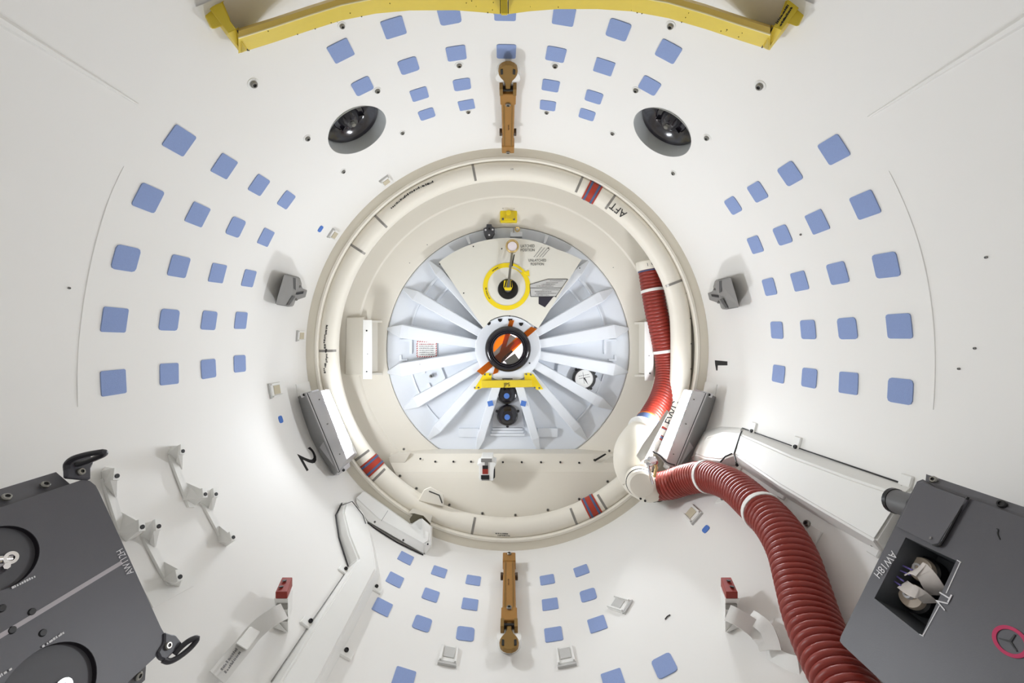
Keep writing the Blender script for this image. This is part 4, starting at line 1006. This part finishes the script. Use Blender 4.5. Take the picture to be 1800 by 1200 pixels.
screw(PB.at(1642,843,-.007), PB.n3, .0055, fl, STEEL); screw(PB.at(1762,886,-.007), PB.n3, .0055, fl, BLACK)
lid = ppoly(PB, [(1640,855),(1622,845),(1612,848),(1575,925),(1640,958),(1650,955),(1700,877)], .005, .005, 'corner_lid', mat('lid_grey', (90,89,94), .42), T, bevel=.0012)
path, L = catmull([PB.at(x, y, .0035) for x, y in ((1702,873),(1698,878),(1676,917),(1654,955),(1647,959),(1640,957))], 20); tube('lid_gap', path, .0016, BLACK, lid, n=6)
ppoly(PB, [(1634,943),(1637,943),(1637,947),(1633,947)], .0065, .002, 'lid_stud', MGREY, lid)
# grey socket sticking out of the far edge
c0 = PB.at(1612,893,-.03); c1 = P(1573,880,.675)
tube('cable_gland', [c0, c1], .020, mat('gland_grey', (104,104,105), .5), T, n=24); lathe('gland_lip', [(.0185,-.003),(.0212,-.003),(.0212,.003),(.0185,.003)], c1, (c1-c0), BLACK, T, n=24, closed=True)
ptext(PB, 'AW18H', (1566,980), (1547,1004), .0165, WINK, T, .85)
ptext(PB, 'TV', (1661,1045), (1653,1061), .020, WINK, T)
for a, b in (((1688,987),(1663,1042)), ((1651,1064),(1622,1117)), ((1682,984),(1689,988)), ((1616,1114),(1623,1118))):
    d = V((b[0]-a[0], b[1]-a[1])).normalized(); nn = V((-d.y, d.x))*.8
    ppoly(PB, [(a[0]+nn.x, a[1]+nn.y), (b[0]+nn.x, b[1]+nn.y), (b[0]-nn.x, b[1]-nn.y), (a[0]-nn.x, a[1]-nn.y)], .0007, .0014, 'bracket_line', WINK, T)
# connectors and straps in the pocket
for k, (px, py, sx_, sy_) in enumerate(((1625,1003,1595,998), (1608,1050,1584,1030))):
    c = PB.at(px, py, -.036); cn = lathe('connector', [(0,.012),(.003,.012),(.004,.009),(.0165,.008),(.018,.004),(.018,-.016),(0,-.016)], c, PB.n3, [DISC], T, n=32)
    lathe('connector_skirt', [(.018,.002),(.0215,.0),(.0215,-.015),(.018,-.015)], c, PB.n3, BLACK, cn, n=32, closed=True)
    lathe('connector_hub', [(.003,.014),(.006,.014),(.0065,.010),(.0065,.007),(.003,.007)], c, PB.n3, WINK, cn, n=16, closed=True)
st1, L = catmull([PB.at(1600,1004,-.012), PB.at(1616,1000,-.004), PB.at(1629,1012,-.006), PB.at(1640,1030,-.015), PB.at(1650,1046,-.028)], 16)
ribbon('strap', st1, PB.d3+V((0,.7,0)), .024, .0015, STRAP, T)
st2, L = catmull([PB.at(1586,1026,-.014), PB.at(1600,1036,-.006), PB.at(1618,1044,-.008), PB.at(1636,1060,-.024)], 14)
ribbon('strap', st2, PB.d3*.9+V((0,.9,0)), .018, .0015, STRAP, T)
for a, b in (((1578,995),(1602,1006)), ((1567,1012),(1586,1025))):
    p0, p1 = PB.at(*a, -.018), PB.at(*b, -.012); off = PB.d3*.004
    path, L = catmull([p1+off, p0+off, p0-(p1-p0)*.12, p0-off, p1-off], 20); tube('wire_loop', path, .0013, PURP, T, n=8)
for px, py in ((1651,1030),(1625,1078)): screw(PB.at(px, py, -.05), PB.n3, .004, T)
# printed round mark, scratches
c = PB.at(1776,1127,.0004); mk = lathe('printed_ring', [(.0125,0),(.0165,0),(.0165,.0006),(.0125,.0006)], c, PB.n3, PINK, T, n=36, closed=True)
for a in (.4, 2.5, 4.6):
    e = V((0,1,0))*math.cos(a)+PB.d3*math.sin(a); q = e.cross(PB.n3); prism('mark_arm', [c+q*.001, c+e*.010+q*.0006, c+e*.010-q*.0006, c-q*.001], PB.n3*.0005, BLACK, mk)
path, L = catmull([PB.at(x, y, .0002) for x, y in ((1752,929),(1755,931),(1754,938),(1758,948))], 12); tube('scratch', path, .0008, BLACK, T, n=5)
path = [PB.at(1706,874,-.006), PB.at(1747,876,-.012)]

# ------------------------------------------------------------------ white mounting brackets on the left wall
def post(T, wpts, tab):
    c = U(*tab, R-.038); t, a, n = frame(c); e = (t*.9-a*.35).normalized(); g = n.cross(e)
    tq = [c+e*x+g*y for x, y in ((-.011,-.006),(.011,-.006),(.011,.006),(-.011,.006))]
    w = [U(*q)-n*.002 for q in wpts]; ctr = sum(w, V((0,0,0)))/4
    best = min(range(4), key=lambda k: sum((tq[(i+k) % 4]-w[i]).length for i in range(4))); tq2 = [tq[(i+best) % 4] for i in range(4)]
    inv = [tq[(-i+b) % 4] for b in range(4) for i in range(4)]
    for b in range(4):
        q = inv[b*4:b*4+4]
        if sum((q[i]-w[i]).length for i in range(4)) < sum((tq2[i]-w[i]).length for i in range(4)): tq2 = q
    hexa('gusset', w, [p-n*.003 for p in tq2], PWHITE, T)
    tb = prism('tab', [p-n*.003 for p in tq], n*.005, PWHITE, T)
    disc('screw', c+n*.002+e*.004, n, .0042, .0015, BLACK, tb, n=12)
def mount(label, posts, strips):
    T = thing('mounting_bracket', label, 'bracket', U(*posts[0][0][0]), 'white mounting brackets on the left wall')
    for st in strips:
        n = frame(U(*st[0]))[2]; prism('base_strip', [U(*q)-n*.001 for q in st], n*.006, PWHITE, T)
    for p in posts: post(T, *p)
mount('white folded bracket pair right beside the left grey panel', [([(178,828),(186,820),(207,882),(182,852)],(204,833)), ([(213,898),(204,935),(222,952),(240,944)],(248,923)), ([(246,945),(250,920),(274,968),(262,960)],(277,922)), ([(282,982),(286,1018),(302,1028),(316,1031)],(314,1011))],
      [[(176,842),(190,838),(222,945),(207,940)], [(247,945),(260,942),(306,1025),(292,1030)]])
mount('white folded bracket pair further from the left grey panel', [([(294,797),(302,783),(322,826),(310,815)],(320,790)), ([(326,846),(321,878),(340,890),(354,876)],(359,866)), ([(350,886),(356,864),(375,902),(366,898)],(378,866)), ([(381,919),(384,952),(398,960),(410,950)],(408,942))],
      [[(294,800),(304,798),(340,892),(329,892)], [(353,886),(362,884),(402,956),(392,958)]])
p = U(285,1050); t, a, n = frame(p)
prism('repair_pad', [U(x, y)-n*.001 for x, y in ((248,1028),(320,1005),(345,1015),(340,1030),(268,1068))], n*.0022, PWHITE, wall, label='faint white pad on the wall')

# ------------------------------------------------------------------ red-topped strap holders
def holder(side):
    s = -1 if side == 'left' else 1
    def X(px): return px if s < 0 else 1781-px
    T = thing('strap_holder', 'white strap bracket with red block on top, lower %s' % side, 'strap bracket', U(X(493), 1105), 'red-topped strap brackets')
    y1, y2 = .88, .935
    rb = hexa('red_block', [P(X(484),1040,y1), P(X(505),1040,y1), P(X(505),1052,y1), P(X(484),1052,y1)], [P(X(496),1014,y2), P(X(514),1014,y2), P(X(514),1030,y2), P(X(496),1030,y2)], REDB, T, bevel=.0012)
    for px, py, d in ((500,1020.5,.917), (494,1031,.8955)): disc('hole', P(X(px), py, d), (0,.25,1), .0048, .0012, BLACK, rb, n=12)
    # upright white body
    hexa('upright', [P(X(482),1052,y1+.002), P(X(506),1052,y1+.002), P(X(506),1110,y1+.01), P(X(498),1110,y1+.01), P(X(484),1064,y1+.004)], [P(X(497),1032,y2+.004), P(X(515),1032,y2+.004), P(X(512),1100,y2+.03), P(X(505),1100,y2+.03), P(X(497),1045,y2+.01)], PWHITE, T)
    plate('slot', [(X(485),1062),(X(505),1062),(X(505),1071),(X(485),1071)], y1-.0006, .003, mat('slot_grey', (150,148,142), .6), T)
    plate('lower_slot', [(X(488),1082),(X(505),1082),(X(505),1092),(X(488),1092)], y1-.0006, .003, mat('slot_grey', (150,148,142)), T)
    q = [(472,1100),(504,1111),(492,1096)]
    hexa('foot_gusset', [P(X(a), b, .885) for a, b in q]+[P(X(484),1090,.885)], [U(X(a+4), b-6) for a, b in q]+[U(X(488),1088)], PWHITE, T)
    if s < 0:
        path, L = catmull([U(500,1073,R-.07), U(486,1080,R-.068), U(464,1095,R-.05), U(446,1112,R-.034), U(430,1132,R-.024), U(408,1158,R-.02), U(382,1190,R-.016)], 30)
        ribbon('strap', path, [(path[min(i+1,29)]-path[max(i-1,0)]).cross(frame(p)[2]) for i, p in enumerate(path)], .036, .0025, STRAP_W, T)
        q = [(440,1100),(458,1110),(434,1143),(414,1131)]
        hexa('strap_keeper', [U(a, b, R-.042) for a, b in q], [U(a, b, R-.022) for a, b in q], PWHITE, T, bevel=.002)
        scribble('strap_print', U(404,1160,R-.026), U(416,1140)-U(394,1170), frame(U(402,1155))[2], .045, .0055, 12, GINK, T, rows=2)
    else:
        def wd(path): return [(path[min(i+1, len(path)-1)]-path[max(i-1, 0)]).cross(frame(p)[2]) for i, p in enumerate(path)]
        path, L = catmull([U(1279,1076,R-.07), U(1292,1082,R-.066), U(1312,1094,R-.05), U(1330,1108,R-.034), U(1344,1126,R-.026), U(1350,1142,R-.02)], 26)
        ribbon('strap', path, wd(path), .036, .0025, STRAP_W, T)
        path, L = catmull([U(1318,1082,R-.03), U(1330,1090,R-.04), U(1346,1104,R-.036), U(1356,1126,R-.026), U(1360,1142,R-.02)], 20)
        ribbon('strap', path, wd(path), .03, .0025, STRAP_W, T)
        path, L = catmull([U(1350,1146,R-.004), U(1372,1158,R-.004), U(1390,1166,R-.004), U(1405,1170,R-.004)], 12)
        ribbon('strap_end', path, V((.2,.6,.8)), .03, .002, PWHITE, T)
        for px, py in ((1318,1113),(1325,1122)): screw(U(px, py), frame(U(px, py))[2], .003, T, MGREY)
STRAP_W = mat('white_webbing', (226,224,220), .8, noise=.02, nscale=200)
holder('left'); holder('right')

# ------------------------------------------------------------------ handle brackets on the bulkhead
for s, side in ((-1, 'left'), (1, 'right')):
    def X(px): return px if s < 0 else 1787-px
    dy = 0 if s < 0 else 3
    T = thing('rail_bracket', 'cream upright bracket beside the hatch on its %s' % side, 'bracket', P(X(650), 667+dy, 1.80), 'upright brackets beside the hatch')
    hexa('bar', [P(X(638),562+dy,1.70), P(X(654),562+dy,1.70), P(X(654),666+dy,1.70), P(X(638),666+dy,1.70)], [P(X(638),562+dy,1.712), P(X(654),562+dy,1.712), P(X(654),666+dy,1.712), P(X(638),666+dy,1.712)], PWHITE, T, bevel=.001)
    for y in (563, 655): hexa('arm', [P(X(640),y+dy,1.71), P(X(653),y+dy,1.71), P(X(653),y+4+dy,1.71), P(X(640),y+4+dy,1.71)], [P(X(653),y+dy,1.86), P(X(672),y+dy,1.86), P(X(672),y+4+dy,1.86), P(X(653),y+4+dy,1.86)], CREAM, T)
    hexa('web', [P(X(640),566+dy,1.71), P(X(643),566+dy,1.71), P(X(643),655+dy,1.71), P(X(640),655+dy,1.71)], [P(X(660),566+dy,1.84), P(X(664),566+dy,1.84), P(X(664),652+dy,1.84), P(X(660),652+dy,1.84)], CREAM, T)
    plate('shadow_plate', [(X(608),558+dy),(X(640),556+dy),(X(640),660+dy),(X(606),658+dy)], 1.79, .03, CREAM, T, bevel=.004)  # plate added in the shape of the bracket's cast shadow
    for y in (581, 653): screw(P(X(644.5), y+dy, 1.699), (0,-1,0), .0035, T, BLACK)
    screw(P(X(646), 622+dy, 1.699), (0,-1,0), .0018, T, BLACK)

# loose strand on the wall
path, L = catmull([U(x, y, R-.002) for x, y in ((1169,1088),(1173,1083),(1178,1080))], 8); tag(tube('wire_strand', path, .0014, INK, n=6), 'tiny dark wire strand lying on the lower right wall', 'wire')
